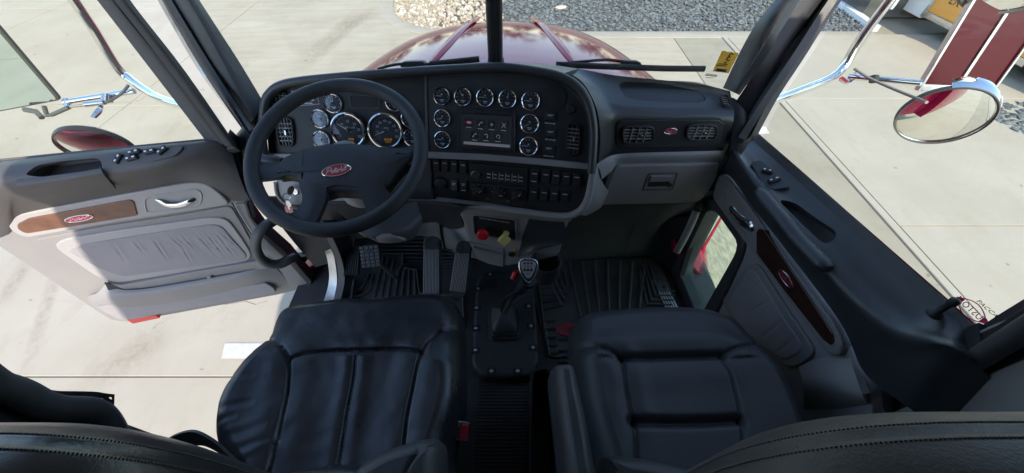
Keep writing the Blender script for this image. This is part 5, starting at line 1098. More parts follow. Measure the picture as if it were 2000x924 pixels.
for k in range(5): L.append([(1060 + k * 2, 628 + k * 16), (1085 + k * 1, 627 + k * 16)])
for k in range(3): L.append([(1090, 634 + 22 * k + 30), (1130, 633 + 22 * k + 30)])
L.append([(1052, 560), (1060, 620), (1073, 696)])
ribs(f1m, L, .006, .009, 'mat_ribs', 'mat_rubber', pm)
a, b = ff(.016).l(1113, 644); emblem(ff(.016).mat(a, b, 0, 0), .115, .056, pm, 'red', None, 'black')
dm = empty('floor_mat', (-.5, .85, ZF), 'black ribbed rubber mat under the brake and clutch pedals', 'floor mat')
G().plate(f0, f0.ls([(694, 600), (730, 520), (746, 500), (786, 498), (788, 524), (812, 527), (818, 574), (905, 578), (908, 640), (690, 660)]), -.005, .006, .003, r=.015).make('mat_sheet', MAT['mat_rubber'], dm)
L = [[(752 + k * 13.5, 503), (728 + k * 17.5 - 14, 582)] for k in range(3)]
L = [[(750 + 10 * k, 503 + (0 if k < 3 else 26)), (731 + 13.5 * k, 582)] for k in range(7)]
L += [[(722, 536), (712, 556), (702, 568), (694, 570)], [(730, 536), (720, 570), (706, 578), (692, 580)], [(786, 498), (788, 524), (814, 528), (820, 574), (904, 578), (906, 620)]]
ribs(f1m, L, .006, .007, 'mat_ribs', 'mat_rubber', dm)
G().lathe(Matrix.Translation(ff(.012).hit(885, 588)), [(.012, 0), (.012, .004), (.004, .006)], 14).make('mat_clip', MAT['charcoal'], dm)
# ribbed floor covering on the toe board
g = G()
for k in range(13):
    y = 1.00 + k * .016; g.tube([(-.62, y, ZF + .003 + max(0, y - 1.05) * .5), (-.18, y, ZF + .003 + max(0, y - 1.05) * .5)], .004, 5)
for k in range(40): 
    g.tube([(-.12, .60 - k * .011, ZF + .001), (.06, .60 - k * .011, ZF + .001)], .0025, 4)
g.make('floor_ribs', MAT['rubber'], None, kind='stuff')
def sill(nm, q, lab, n=5, long=True):
    t = empty('sill_plate', ff(.02).hit(*q[0]), lab, 'sill plate'); f = ff(.012); P = [Vector(p) for p in f.ls(q)]  # q: far-left, far-right, near-right, near-left
    G().plate(f, P, -.01, .004, .002).make('plate', MAT['rubber'], t)
    for k in range(n):
        t0, t1 = (k + .12) / n, (k + .72) / n
        G().plate(f, [P[3].lerp(P[2], t0).lerp(P[0].lerp(P[1], t0), .03), P[3].lerp(P[2], t1).lerp(P[0].lerp(P[1], t1), .03), P[0].lerp(P[1], t1).lerp(P[3].lerp(P[2], t1), .03), P[0].lerp(P[1], t0).lerp(P[3].lerp(P[2], t0), .03)], .002, .009, .0015).make('tread_strip', MAT['alu'], t)
    c = sum(P, Vector((0, 0))) / 4; G().lathe(f.mat(c.x, c.y + .05, .008), [(.008, 0), (.006, .003), (.001, .0035)], 12).make('screw', MAT['black'], t)
sill('s', [(672, 546), (694, 546), (690, 596), (650, 596)], 'ribbed aluminium sill plate beside the driver foot well')
sill('s', [(1272, 546), (1294, 545), (1336, 624), (1308, 624)], 'ribbed aluminium sill plate beside the passenger seat and low window')
# pedals
def pedal(nm, lab, O, N, w, h, pts=None): return None
cp = empty('clutch_pedal', atd(724, 500, 1.50), 'square ribbed clutch pedal pad on a bent arm', 'pedal')
fc_ = Fr(atd(724, 500, 1.47), (.10, -.72, .69))
pc = fc_.ls([(707, 482), (712, 478), (736, 478), (742, 483), (743, 514), (738, 521), (714, 523), (706, 516)])
G().plate(fc_, pc, -.02, .006, .005, r=.008).make('pedal_pad', MAT['rubber'], cp)
xs = [p[0] for p in pc]; ys = [p[1] for p in pc]; cx, cy = (min(xs) + max(xs)) / 2, (min(ys) + max(ys)) / 2; w, h = max(xs) - min(xs), max(ys) - min(ys)
for i in range(4):
    for j in range(6):
        if j == 4 and i in (1, 2): continue
        G().box(fc_, cx - w * .46 + i * w * .235, cx - w * .46 + i * w * .235 + w * .20, cy - h * .46 + j * h * .155, cy - h * .46 + j * h * .155 + h * .13, .004, .0105, .0015).make('pad_block', MAT['charcoal'], cp)
G().plate(fc_, ell(cx, cy + h * .235, w * .26, h * .08, 24), .004, .010, .001).make('pad_emblem', MAT['charcoal'], cp); script(fc_.mat(cx, cy + h * .235, .0102), w * .42, h * .11, .0006).make('lettering', MAT['black'], cp)
G().tube(cr([atd(*p) for p in ((738, 512, 1.50), (752, 524, 1.53), (764, 534, 1.56), (776, 544, 1.60))], 4), .008, 8).make('pedal_arm', MAT['dark_steel'], cp)
G().tube(cr([atd(*p) for p in ((776, 544, 1.60), (779, 530, 1.63), (786, 521, 1.66), (798, 516, 1.7))], 4), .007, 8).make('linkage', MAT['dark_steel'], cp)
def treadle(nm, lab, q, N, t, nr, cat='pedal'):
    c = (sum(p[0] for p in q) / 4, sum(p[1] for p in q) / 4); e = empty(nm, atd(*c, t), lab, cat); f = Fr(atd(*c, t), N); P = [Vector(p) for p in f.ls(q)]
    G().plate(f, P, -.025, .004, .004, r=.012).make('pedal_plate', MAT['rubber'], e)
    dome = P[0].lerp(P[1], .5) + (P[0] - P[3]).normalized() * .018
    top = [P[0].lerp(P[3], .12), P[0].lerp(P[1], .02), P[0].lerp(P[1], .25) + (P[0] - P[3]).normalized() * .015, dome, P[0].lerp(P[1], .75) + (P[0] - P[3]).normalized() * .015, P[1], P[1].lerp(P[2], .12)]
    G().plate(f, top, -.02, .004, .004).make('pedal_top', MAT['rubber'], e)
    for k in range(nr):
        u0, u1 = .06 + .88 * k / nr, .06 + .88 * (k + .55) / nr
        A_, B_ = P[0].lerp(P[1], u0), P[0].lerp(P[1], u1); C2, D2 = P[3].lerp(P[2], u1), P[3].lerp(P[2], u0)
        G().plate(f, [D2.lerp(A_, .03), C2.lerp(B_, .03), B_.lerp(C2, .17), A_.lerp(D2, .17)], .002, .0085, .0012).make('tread_rib', MAT['grey_mid'], e)
        G().plate(f, [A_.lerp(D2, .07), B_.lerp(C2, .07), B_ + (B_ - C2).normalized() * .012, A_ + (A_ - D2).normalized() * .012], .002, .0075, .001).make('tread_rib', MAT['charcoal'], e)
    m = P[0].lerp(P[1], .5).lerp(P[3].lerp(P[2], .5), .12); w = (P[1] - P[0]).length
    G().frame(f, ell(m.x, m.y, w * .42, w * .17, 28), ell(m.x, m.y, w * .36, w * .12, 28), .003, .009, 40, .001).make('pad_emblem', MAT['charcoal'], e)
    script(f.mat(m.x, m.y, .006), w * .62, w * .2, .0007).make('lettering', MAT['charcoal'], e)
    G().tube([f.p(*P[3].lerp(P[2], .1), -.01), f.p(*P[3].lerp(P[2], .9), -.01)], .010, 8).make('hinge', MAT['dark_steel'], e)
treadle('brake_pedal', 'long ribbed brake pedal left of the accelerator', [(827, 470), (861, 470), (861, 576), (826, 576)], (0, -.60, .80), 1.50, 11)
treadle('accelerator_pedal', 'narrow slanted ribbed accelerator pedal', [(891, 478), (922, 480), (911, 574), (877, 570)], (.06, -.62, .78), 1.47, 10)
fr_ = empty('foot_rest', atd(690, 510, 1.55), 'dark ribbed foot rest left of the clutch pedal', 'foot rest'); f = Fr(atd(690, 508, 1.53), (.2, -.5, .85)); q = [Vector(p) for p in f.ls([(680, 478), (704, 481), (700, 536), (670, 538)])]
G().plate(f, q, -.03, .003, .004, r=.008).make('rest_plate', MAT['rubber'], fr_)
for k in range(7): u0, u1 = (k + .2) / 7, (k + .7) / 7; G().plate(f, [q[3].lerp(q[2], u0), q[3].lerp(q[2], u1), q[0].lerp(q[1], u1), q[0].lerp(q[1], u0)], .002, .008, .001).make('tread_rib', MAT['rubber'], fr_)
# ---------------- floor cover with bolts, shifter
tc_ = empty('transmission_cover', (0, .65, ZF), 'black raised floor cover plate held by bolts between the seats', 'floor cover')
fz = ff(.05)
cpts = fz.ls([(930, 552), (940, 532), (975, 528), (1012, 530), (1036, 538), (1044, 556), (1053, 704), (1040, 734), (1000, 738), (945, 736), (921, 712), (924, 640)])
G().plate(fz, cpts, -.05, 0, .016, r=.02, seg=5).make('cover_plate', MAT['vinyl'], tc_)
bolt = G().lathe(Matrix.Identity(4), [(.0068, 0), (.0068, .0025), (.0058, .004), (.0028, .0043), (.0024, .003), (.0005, .003)], 14).mesh('bolt', MAT['alu'])
bpos = [(934, 564), (931, 601), (930.5, 641), (929, 684), (960, 725), (1011, 725), (1032.5, 598), (1036.7, 637), (1040.8, 679), (958, 536), (1028, 560)]
for k, p in enumerate(bpos):
    h = fz.hit(*p); G().plate(fz, [(lambda c: (c[0] + x * .017, c[1] + y * .013))(fz.l(*p)) for x, y in ((-1, -1), (1, -1), (1, 1), (-1, 1))], -.004, .0015, .001, r=.006).make('bolt_pad', MAT['black'], tc_)
    o = put(bpy.data.objects.new('bolt', bolt), tc_, Matrix.Translation(h + Vector((0, 0, .0015))))
    if k in (3, 4, 5, 8): o.data = o.data
gs = empty('gear_shift', fz.hit(985, 640), 'truck gear lever with rubber boot and grey shift pattern plate on its knob', 'gear lever')
bq = [Vector(p) for p in fz.ls([(953, 604), (1012, 602), (1017, 666), (955, 668)])]; c = sum(bq, Vector((0, 0))) / 4; R = ccw(fillet(bq, .025, 5))
rs = []
for s, h in ((1.0, 0), (1.0, .008), (.95, .016), (.90, .014), (.90, .022), (.85, .030), (.80, .028), (.80, .036), (.74, .044), (.60, .058), (.42, .070), (.24, .078), (.16, .090)): rs.append([fz.p(*(c + Vector((0, .004)) * h * 30 + (q - c) * s), h) for q in R])
G().rings(rs).make('shift_boot', MAT['rubber'], gs)
base = fz.p(c.x, c.y + .01, .08); kt = atd(1033, 545, 1.05); top = atd(1030, 522, 1.03)
G().tube(cr([base, base.lerp(kt, .5) + Vector((-.008, 0, 0)), kt], 5), .007, 10).make('lever', MAT['dark_steel'], gs)
G().tube(cr([base + Vector((-.01, .0, .0)), base.lerp(kt, .45) + Vector((-.030, .0, 0)), kt + Vector((-.02, 0, -.05))], 6), .0035, 7).make('air_hose', MAT['black'], gs)
G().tube(cr([base + Vector((.006, -.01, .0)), base.lerp(kt, .5) + Vector((.008, -.012, 0)), kt + Vector((0.0, -.014, -.03))], 6), .003, 7).make('air_hose', MAT['steel'], gs)
ax = (kt - base).normalized(); fk = Fr(kt, (0, -.62, .78)); 
grip = [base.lerp(kt, .70), base.lerp(kt, .80), base.lerp(kt, .92), kt, kt + ax * .012]
G().tube(cr([base.lerp(kt, .68), base.lerp(kt, .78), base.lerp(kt, .9), kt + Vector((0, -.004, .0))], 4), [.012, .013, .0145, .0155, .016, .017, .018, .019, .020, .0215, .022, .022, .018], 16).make('grip', MAT['black'], gs)
fkn = Fr(atd(1030, 524, 1.035), (0, -.60, .80))
kp = fkn.ls([(1012, 512), (1018, 505), (1031, 503.5), (1046, 506), (1052, 514), (1051, 528), (1044, 545), (1034, 556), (1024, 550), (1014, 530)])
G().plate(fkn, kp, -.045, .004, .010, r=.012, seg=6, back=True).make('knob', MAT['black'], gs)
G().frame(fkn, kp, inset(ccw(fillet(kp, .01)), .005), -.004, .005, 64, .002, r=.012).make('knob_ring', MAT['steel'], gs)
dp = fkn.ls([(1015, 513), (1022, 509.5), (1040, 510), (1047, 514), (1043, 530), (1036, 543), (1028, 543), (1021, 531)])
pl = G().plate(fkn, dp, .002, .0065, .001, r=.006).make('pattern_plate', MAT['grey_light'], gs)
g = G(); a, b = fkn.l(1031, 521)
for x in (-.009, 0, .009): g.box(fkn, a + x - .003, a + x + .003, b + .007, b + .012, .006, .0072).box(fkn, a + x - .0035, a + x + .0035, b - .0125, b - .0055, .006, .0072).box(fkn, a + x - .0005, a + x + .0005, b - .0055, b + .007, .006, .0070)
g.box(fkn, a - .009, a + .009, b + .0005, b + .0015, .006, .0071); g.make('shift_pattern', MAT['black'], pl)
g = G()
for k in range(2): g.box(fkn, a - .007 + k * .002, a + .007 - k * .002, b - .018 - k * .004, b - .0165 - k * .004, .006, .0071)
g.make('printed_lines', MAT['charcoal'], pl)
fb_ = Fr(atd(1006, 538, 1.05), (-.5, -.6, .6)); G().plate(fb_, rect(.012, .024), -.01, .012, .004).make('range_selector', MAT['red_knob'], gs)
# ================================================================ SEATS
def grow(L, d, fy=0):
    P = inset(ccw(L), -d); ym = max(p.y for p in P); return [Vector((p.x, p.y + fy * max(0, 1 - (ym - p.y) / .25))) for p in P]
def lat(fr, pts): return [Vector(fr.l(*p)) for p in pts]
def polyd(p, L):
    best, arc, bt = 9, 0, 0
    for a, b in zip(L, L[1:]):
        d, t = segd(p, a, b)
        if d < best: best = d
    return best
def side(p, L):                       # which side of a polyline, by nearest segment
    best, s = 9, 0
    for a, b in zip(L, L[1:]):
        d, t = segd(p, a, b)
        if d < best: best = d; q = (b - a); r = p - a; s = q.x * r.y - q.y * r.x
    return best, s
def stitch(fr, L, hf, parent, r=.0011, gap=.008, off=0.0, name='stitching'):
    g = G(); P = resample(cr(L, 6), max(4, int(sum((b - a).length for a, b in zip(L, L[1:])) / gap)), False)
    for i in range(len(P) - 1):
        d = (P[i + 1] - P[i]); n = Vector((-d.y, d.x)).normalized() * off; a, b = P[i] + d * .12 + n, P[i] + d * .82 + n
        g.tube([fr.p(a.x, a.y, hf(a.x, a.y) - .0004), fr.p((a.x + b.x) / 2, (a.y + b.y) / 2, hf((a.x + b.x) / 2, (a.y + b.y) / 2) + .0009), fr.p(b.x, b.y, hf(b.x, b.y) - .0004)], r, 4)
    return g.make(name, MAT['thread'], parent, kind='stuff')
def nz2(x, y, s, k=0): return noise.noise(Vector((x * s, y * s, k)))
ds = empty('driver_seat', (-.39, .3, ZF), 'black leather driver seat with a stitched centre seam and creased left bolster', 'seat')
fS = Fr((0, 0, 1.735), (0, 0, 1), (0, 1, 0))
out = lat(fS, [(524, 664), (534, 626), (560, 608), (620, 597), (664, 592), (712, 594), (760, 588), (820, 583), (868, 588), (897, 606), (905, 640), (909, 700), (912, 760), (906, 800), (892, 846), (882, 900), (870, 980), (520, 1000), (470, 935), (444, 890), (430, 842), (437, 790), (460, 746), (492, 704)])
out = resample(grow(resample(cr(out, 4, True), 200), .022, .03), 200); xr = max(p.x for p in out); out = [Vector((p.x - .030 * max(0, 1 - (xr - p.x) / .16), p.y)) for p in out]
sL = cr(lat(fS, [(522, 663), (550, 678), (569, 702), (572, 733), (566, 780), (554, 836), (538, 899), (520, 970)]), 3)
sT = cr(lat(fS, [(569, 710), (593, 699), (640, 689), (698, 687), (774, 685), (812, 690), (828, 695)]), 3)
sR = cr(lat(fS, [(899, 634), (861, 651), (832, 682), (818, 718), (808, 765), (798, 816), (792, 870), (785, 960)]), 3)
sC = cr(lat(fS, [(698, 688), (692, 749), (680, 812), (664, 905), (650, 970)]), 3)
fold = [(Vector(fS.l(*a)), Vector(fS.l(*b)), w, k) for a, b, w, k in (((432, 808), (500, 793), .006, .006), ((440, 752), (505, 742), .006, .005), ((430, 835), (470, 820), .005, .006), ((436, 868), (520, 836), .007, .006), ((447, 895), (530, 862), .006, .005), ((486, 702), (540, 694), .006, .004), ((470, 915), (535, 880), .006, .006), ((428, 850), (452, 852), .004, .006), ((438, 882), (470, 880), .005, .006),
    ((905, 760), (885, 765), .004, .005), ((908, 735), (890, 742), .004, .004), ((900, 785), (878, 792), .005, .005), ((770, 590), (800, 606), .006, .003), ((700, 640), (715, 675), .012, .003), ((775, 640), (765, 676), .010, .003), ((640, 640), (650, 680), .012, .002))]
cxm = Vector(fS.l(690, 760)).x
def hd_(x, y):
    p = Vector((x, y)); dl, s1 = side(p, sL); dr, s2 = side(p, sR); dt, s3 = side(p, sT); dc = polyd(p, sC)
    u = (x - cxm) / .26; fr_ = max(0, min(1, (y - sT[3].y + .02) / .08)); h = .030 * min(1.3, abs(u)) ** 2.2 * (1 - .8 * fr_) + .010 - .25 * max(0, y - sT[3].y - .02) ** 1.5
    h -= .008 * math.exp(-(dl / .0036) ** 2) + .008 * math.exp(-(dr / .0036) ** 2) + .007 * math.exp(-(dt / .0036) ** 2)
    h += .004 * (math.exp(-((dl - .03) / .03) ** 2) + math.exp(-((dr - .03) / .03) ** 2)) + .002 * math.exp(-((dt - .025) / .02) ** 2)
    if y < sT[3].y: h -= .0055 * math.exp(-(dc / .0035) ** 2) - .003 * math.exp(-((dc - .02) / .015) ** 2)
    for a, b, w, k in fold:
        d, t = segd(p, a, b); h -= .15 * k * math.exp(-(d / w) ** 2) * sin(pi * max(.12, min(.88, t))) - .08 * k * math.exp(-((d - 2 * w) / w) ** 2)
    return h + .003 * nz2(x, y, 9) + .0012 * nz2(x, y, 30, 3)
cu = blob(fS, out, 120, hd_, -.10, .05, 400).make('seat_cushion', MAT['leather'], ds, angle=70)
for o in (-.004, .004): stitch(fS, [p for p in sC if p.y > .02], lambda x, y: hd_(x, y) + .0012, cu, off=o)
lipL = cr(lat(fS, [(640, 604), (664, 600), (712, 604), (759, 597), (785, 591)]), 4); G().tube([fS.p(p.x, p.y, hd_(p.x, p.y) - .002) for p in lipL], .0016, 5).make('seam', MAT['thread'], cu)
# black base below
G().plate(Fr((-.39, 0, ZF), (0, 0, 1), (0, 1, 0)), [(-.2, -.1), (.2, -.1), (.2, .42), (-.2, .42)], .01, .38, .03).make('seat_base', MAT['black'], ds)
# armrest tip beside the cushion, hip bolsters
fA = Fr((0, 0, 1.955), (0, 0, 1), (0, 1, 0))
arm = cr(lat(fA, [(672, 960), (690, 912), (722, 886), (772, 862), (820, 850), (846, 847), (862, 857), (867, 882), (864, 960), (840, 1010), (720, 1020)]), 3, True)
sA = cr(lat(fA, [(862, 862), (838, 876), (812, 900), (796, 930), (785, 980)]), 4)
def hA(x, y): return .022 + .004 * nz2(x, y, 14) - .006 * math.exp(-(polyd(Vector((x, y)), sA) / .003) ** 2) - .5 * max(0, x + .16) ** 2 * 6
am = blob(fA, arm, 30, hA, -.05, .030, 120).make('armrest', MAT['vinyl'], ds, angle=70)
fB = Fr((0, 0, 1.86), (0, 0, 1), (0, 1, 0))
blob(fB, cr(lat(fB, [(520, 960), (560, 918), (620, 904), (690, 900), (730, 915), (740, 980), (640, 1010)]), 3, True), 12, lambda x, y: .02, -.05, .025, 70).make('hip_bolster', MAT['leather'], ds, angle=70)
def backrest(par, x0, x1, zt, m, r=.10, sag=.0, seam=True):
    fr = Fr((0, .022, 0), (0, 1, 0)); rho = .05
    top = [(x0 + (x1 - x0) * k / 8, zt - sag * sin(pi * k / 8) ** 2) for k in range(9)]
    P = [(-x, z) for x, z in [(x0, 1.80)] + top + [(x1, 1.80)]]
    Q = resample(ccw(fillet([P[0], P[1], P[5], P[9], P[10]] if sag == 0 else P, r, 10)), 160); g = G(); rs = []
    for t, bev in [(-90, .05), (-70, .05), (-52, .05), (-38, .05), (-31, .050), (-23, .050), (-15, .05), (0, .05), (15, .05), (30, .05), (36, .0502), (40, .0475), (44, .0502), (50, .05), (60, .05), (75, .05), (90, .05)]:
        a = radians(t); I = inset(Q, .05 - bev * cos(a)); rs.append([fr.p(q.x, q.y, bev * sin(a)) for q in I])
    rs = [[p + Vector((0, -.06, 0)) for p in rs[0]]] + rs
    b = g.rings(rs, True, True).make('backrest', m, par, angle=75)
    if seam:
        for t, rad in ((47, .0505), (33, .0505)):
            a = radians(t); I = inset(Q, .05 - rad * cos(a)); ring = resample([fr.p(q.x, q.y, rad * sin(a)) for q in I], 900); g2 = G()
            for i in range(0, 900): 
                p, q = ring[i], ring[(i + 1) % 900]
                if p.z > 2.2: g2.tube([p.lerp(q, .1), p.lerp(q, .65)], .0006, 4)
            g2.make('stitching', MAT['grip_thread'] if 'grip_thread' in MAT else mat('grip_thread', (.075, .075, .078), .7), b, kind='stuff')
    return b
backrest(ds, -.61, -.205, 2.392, MAT['leather'], .13)
ps = empty('passenger_seat', (.38, .3, ZF), 'black vinyl passenger seat with recessed quilted panels and folding armrest', 'seat')
out2 = cr(lat(fS, [(1119, 690), (1117, 668), (1122, 641), (1140, 627), (1183, 619), (1254, 614), (1328, 612), (1384, 615), (1416, 624), (1448, 638), (1490, 690), (1530, 750), (1570, 850), (1600, 960), (1400, 1010), (1200, 1000), (1165, 900), (1135, 790)]), 4, True); out2 = resample(grow(resample(out2, 200), .02, .03), 200); xl = min(p.x for p in out2); out2 = [Vector((p.x + .022 * max(0, 1 - (p.x - xl) / .16), p.y)) for p in out2]
tL = cr(lat(fS, [(1122, 676), (1150, 683), (1183, 692), (1211, 708), (1218, 748), (1228, 803), (1237, 841), (1240, 900), (1240, 980)]), 3)
tR = cr(lat(fS, [(1500, 672), (1460, 680), (1406, 700), (1421, 736), (1436, 788), (1446, 850), (1450, 960)]), 3)
tT = cr(lat(fS, [(1211, 706), (1300, 701), (1406, 699)]), 4); tM = cr(lat(fS, [(1232, 829), (1330, 828), (1442, 824)]), 4)
xm2 = Vector(fS.l(1330, 760)).x
def hp_(x, y):
    p = Vector((x, y)); dl, _ = side(p, tL); dr, _ = side(p, tR); dt = polyd(p, tT); dm_ = polyd(p, tM); u = (x - xm2) / .25
    fr_ = max(0, min(1, (y - tT[0].y + .02) / .08)); h = .034 * min(1.3, abs(u)) ** 2.4 * (1 - .8 * fr_) + .014 - .25 * max(0, y - tT[0].y - .02) ** 1.5
    h -= .008 * math.exp(-(dl / .005) ** 2) + .008 * math.exp(-(dr / .005) ** 2) + .018 * math.exp(-(dt / .008) ** 2) + .020 * math.exp(-(dm_ / .009) ** 2)
    h += .010 * math.exp(-((dt - .045) / .03) ** 2) * (1 if y > tT[0].y else .4) + .004 * math.exp(-((dl - .03) / .02) ** 2)
    return h + .002 * nz2(x, y, 8, 5)
blob(fS, out2, 110, hp_, -.10, .05, 360).make('seat_cushion', MAT['vinyl'], ps, angle=70)
G().plate(Fr((.37, 0, ZF), (0, 0, 1), (0, 1, 0)), [(-.2, -.1), (.2, -.1), (.2, .42), (-.2, .42)], .01, .38, .03).make('seat_base', MAT['black'], ps)
fA2 = Fr((0, 0, 1.93), (0, 0, 1), (0, 1, 0))
arm2 = cr(lat(fA2, [(1075, 724), (1080, 707), (1098, 701), (1118, 704), (1130, 718), (1145, 780), (1160, 850), (1178, 960), (1185, 1030), (1110, 1040), (1100, 950), (1088, 850), (1080, 780)]), 3, True)
sA2 = cr(lat(fA2, [(1093, 716), (1102, 790), (1112, 860), (1122, 930), (1132, 1010)]), 3)
def hA2(x, y): return .016 - .005 * math.exp(-(polyd(Vector((x, y)), sA2) / .0028) ** 2) + .001 * nz2(x, y, 20)
blob(fA2, arm2, 40, hA2, -.07, .024, 160, ).make('armrest', MAT['vinyl'], ps, angle=70)
blob(fB, cr(lat(fB, [(1172, 960), (1172, 900), (1182, 882), (1210, 881), (1275, 889), (1345, 906), (1400, 940), (1420, 1000), (1260, 1020)]), 3, True), 20, lambda x, y: .018 + .002 * nz2(x, y, 15), -.06, .03, 100).make('hip_bolster', MAT['vinyl'], ps, angle=70)
backrest(ps, .133, .63, 2.415, MAT['vinyl'], .12)
# seat belt buckle
sb_ = empty('seat_belt_buckle', atd(903, 842, .86), 'seat belt buckle with a red release button beside the driver cushion', 'belt buckle')
fk = Fr(atd(903, 842, .86), (.35, -.35, .85)); q = fk.ls([(896, 823), (918, 826), (915, 862), (889, 860)])
G().plate(fk, q, -.05, 0, .003, r=.006, back=True).make('buckle_case', MAT['black'], sb_)
G().frame(fk, fk.ls([(895.5, 822), (918, 825.5), (915, 862.5), (888.5, 860.5)]), fk.ls([(899, 826), (916, 829), (913, 859), (893, 857)]), -.008, .002, 60, .001, r=.004).make('buckle_rim', MAT['steel'], sb_)
G().plate(fk, fk.ls([(900, 827), (915, 829.5), (913, 858), (896, 857)]), -.004, .003, .002, r=.004).make('release_button', MAT['red'], sb_)
G().plate(fk, fk.ls([(894.5, 834), (898.5, 832), (896, 856), (892, 855)]), .0, .0036, .0).make('buckle_slot', MAT['black'], sb_)
# webbing loop behind the driver seat
bs = empty('seat_belt', aty(380, 860, .10), 'dark seat belt webbing arched between the driver seat and its backrest', 'seat belt')
W = cr([atd(*p) for p in ((318, 872, .62), (332, 856, .62), (360, 845, .61), (385, 846, .60), (420, 866, .60), (446, 890, .60), (462, 905, .60))], 5)
g = G(); A = [p for p in W]; B = [p + Vector((.0, -.012, -.035)) for p in W]; g.patch([W, B], .004, 1).make('webbing', MAT['rubber'], bs)
# tall housing and dark bin between the seats
bn = empty('storage_bin', (.09, .3, ZF), 'open black bin and cup well on the floor beside the passenger armrest', 'bin')
fbn = Fr((0, 0, 1.50), (0, 0, 1), (0, 1, 0)); q = fbn.ls([(1036, 724), (1072, 714), (1084, 740), (1100, 1000), (1030, 1000)]); 
G().frame(fbn, q, inset(ccw(fillet(q, .02)), .008), -.24, 0, 72, .003, r=.02, depth=-.2).make('bin_wall', MAT['black'], bn); G().plate(fbn, inset(ccw(fillet(q, .02)), .007), -.23, -.19, 0).make('bin_floor', MAT['black'], bn)
# ================================================================ MIRRORS, WIPERS, STICKERS
def side_mirror(lab, main, arm, cable, rd, extra):
    t = empty('side_mirror', atd(*main[0]), lab, 'side mirror')
    G().tube(cr([atd(*p) for p in main], 6), .0135, 14).make('support_tube', MAT['chrome'], t)
    G().tube(cr([atd(*p) for p in arm], 4), .009, 12).make('mirror_arm', MAT['chrome'], t)
    G().tube(cr([atd(*p) for p in cable], 5), .0042, 8).make('heater_cable', MAT['grey'], t)
    px, py, td, N, r = rd; f = Fr(atd(px, py, td), N)
    I = f.mat(); bul = .021 * r / .13
    hsg = G().lathe(I, [(r * .25, -.03), (r * .7, -.026), (r * .93, -.015), (r * 1.0, -.006), (r * 1.035, -.004), (r * 1.04, .004), (r * 1.0, .007)], 48, True, False).make('round_mirror', MAT['chrome'], t)
    G().lathe(I, [(r * 1.042, -.006), (r * 1.05, .002), (r * 1.03, .009), (r * .985, .006)], 48, False, False).make('mirror_rim', MAT['rubber'], hsg)
    G().lathe(I, [(r * 1.0, .002)] + [(r * k, .002 + bul * (1 - k * k)) for k in (.9, .8, .7, .6, .5, .4, .3, .2, .1, .01)], 64).make('mirror_glass', MAT['mirror'], hsg)
    return t
mR = side_mirror('passenger side chrome mirror arm with round mirror and tall mirror with its red reflection painted on', [(1490, 203, 1.13), (1558, 178.6, 1.19), (1617, 155, 1.23), (1646, 133, 1.24), (1669, 95, 1.21), (1700, 50, 1.16), (1748, -12, 1.085), (1800, -80, 1.0)],
    [(1655, 150, 1.235), (1720, 155, 1.2), (1800, 162, 1.13)], [(1669, 134, 1.22), (1695, 151, 1.19), (1734, 169, 1.14), (1780, 188, 1.08), (1810, 200, 1.03)], (1842, 227, 1.15, (-.42, -.87, -.22), .102), None)
G().patch([[atd(*p) for p in ((1640, 152, 1.235), (1660, 162, 1.235), (1668, 140, 1.235))], [atd(*p) for p in ((1652, 162, 1.235), (1664, 156, 1.235), (1668, 150, 1.235))]], .012, 4).make('arm_gusset', MAT['steel'], mR)
G().tube([atd(1708, 149, 1.19), atd(1706, 160, 1.19)], .012, 8).make('cable_clamp', MAT['black'], mR)
# chrome hood above the round mirror
fR = Fr(atd(1842, 227, 1.15), (-.42, -.87, -.22)); g = G()
A = [fR.p(.107 * cos(radians(a)), .107 * sin(radians(a)), .006) for a in range(15, 120, 6)]; B = [fR.p(.112 * cos(radians(a)), .113 * sin(radians(a)), -.015) for a in range(15, 120, 6)]; C_ = [fR.p(.108 * cos(radians(a)), .112 * sin(radians(a)), -.035) for a in range(15, 120, 6)]
g.patch([A, B, C_], .002, 2).make('mirror_visor', MAT['chrome'], mR)
# tall mirror: its red reflection painted as two panels between steel strips
P00, P01 = atd(1806, 158, 1.20), atd(1930, 190, 1.20); wv = P01 - P00; up = (atd(1902, 0, 1.07) - P00).normalized()
nn = wv.cross(up); fT = Fr(P00, nn if nn.dot(EYE - P00) > 0 else -nn, up); w_ = fT.U.dot(wv); hh = .62
if w_ < 0: w_ = -w_
tm = G().box(fT, -.005, .004, -.03, hh, -.014, .004, .002).box(fT, w_ - .004, w_ + .005, -.03, hh, -.014, .004, .003).box(fT, .004, w_ - .004, -.03, -.01, -.014, .004, .002).box(fT, .004, w_ - .004, hh - .02, hh, -.014, .004, .002).make('mirror_frame', MAT['alu'], mR)
G().box(fT, w_ * .5 - .005, w_ * .5 + .005, -.009, hh - .021, -.012, .002, .002).make('center_strip', MAT['alu'], tm)
mat('reflected_red', (.062, .004, .010), .3, .0, spec=.2)
for a0, a1 in ((.0045, w_ * .5 - .0075), (w_ * .5 + .0075, w_ - .0045)): G().box(fT, a0, a1, -.009, hh - .021, -.012, -.003, .001).make('red_reflection', MAT['reflected_red'], tm)
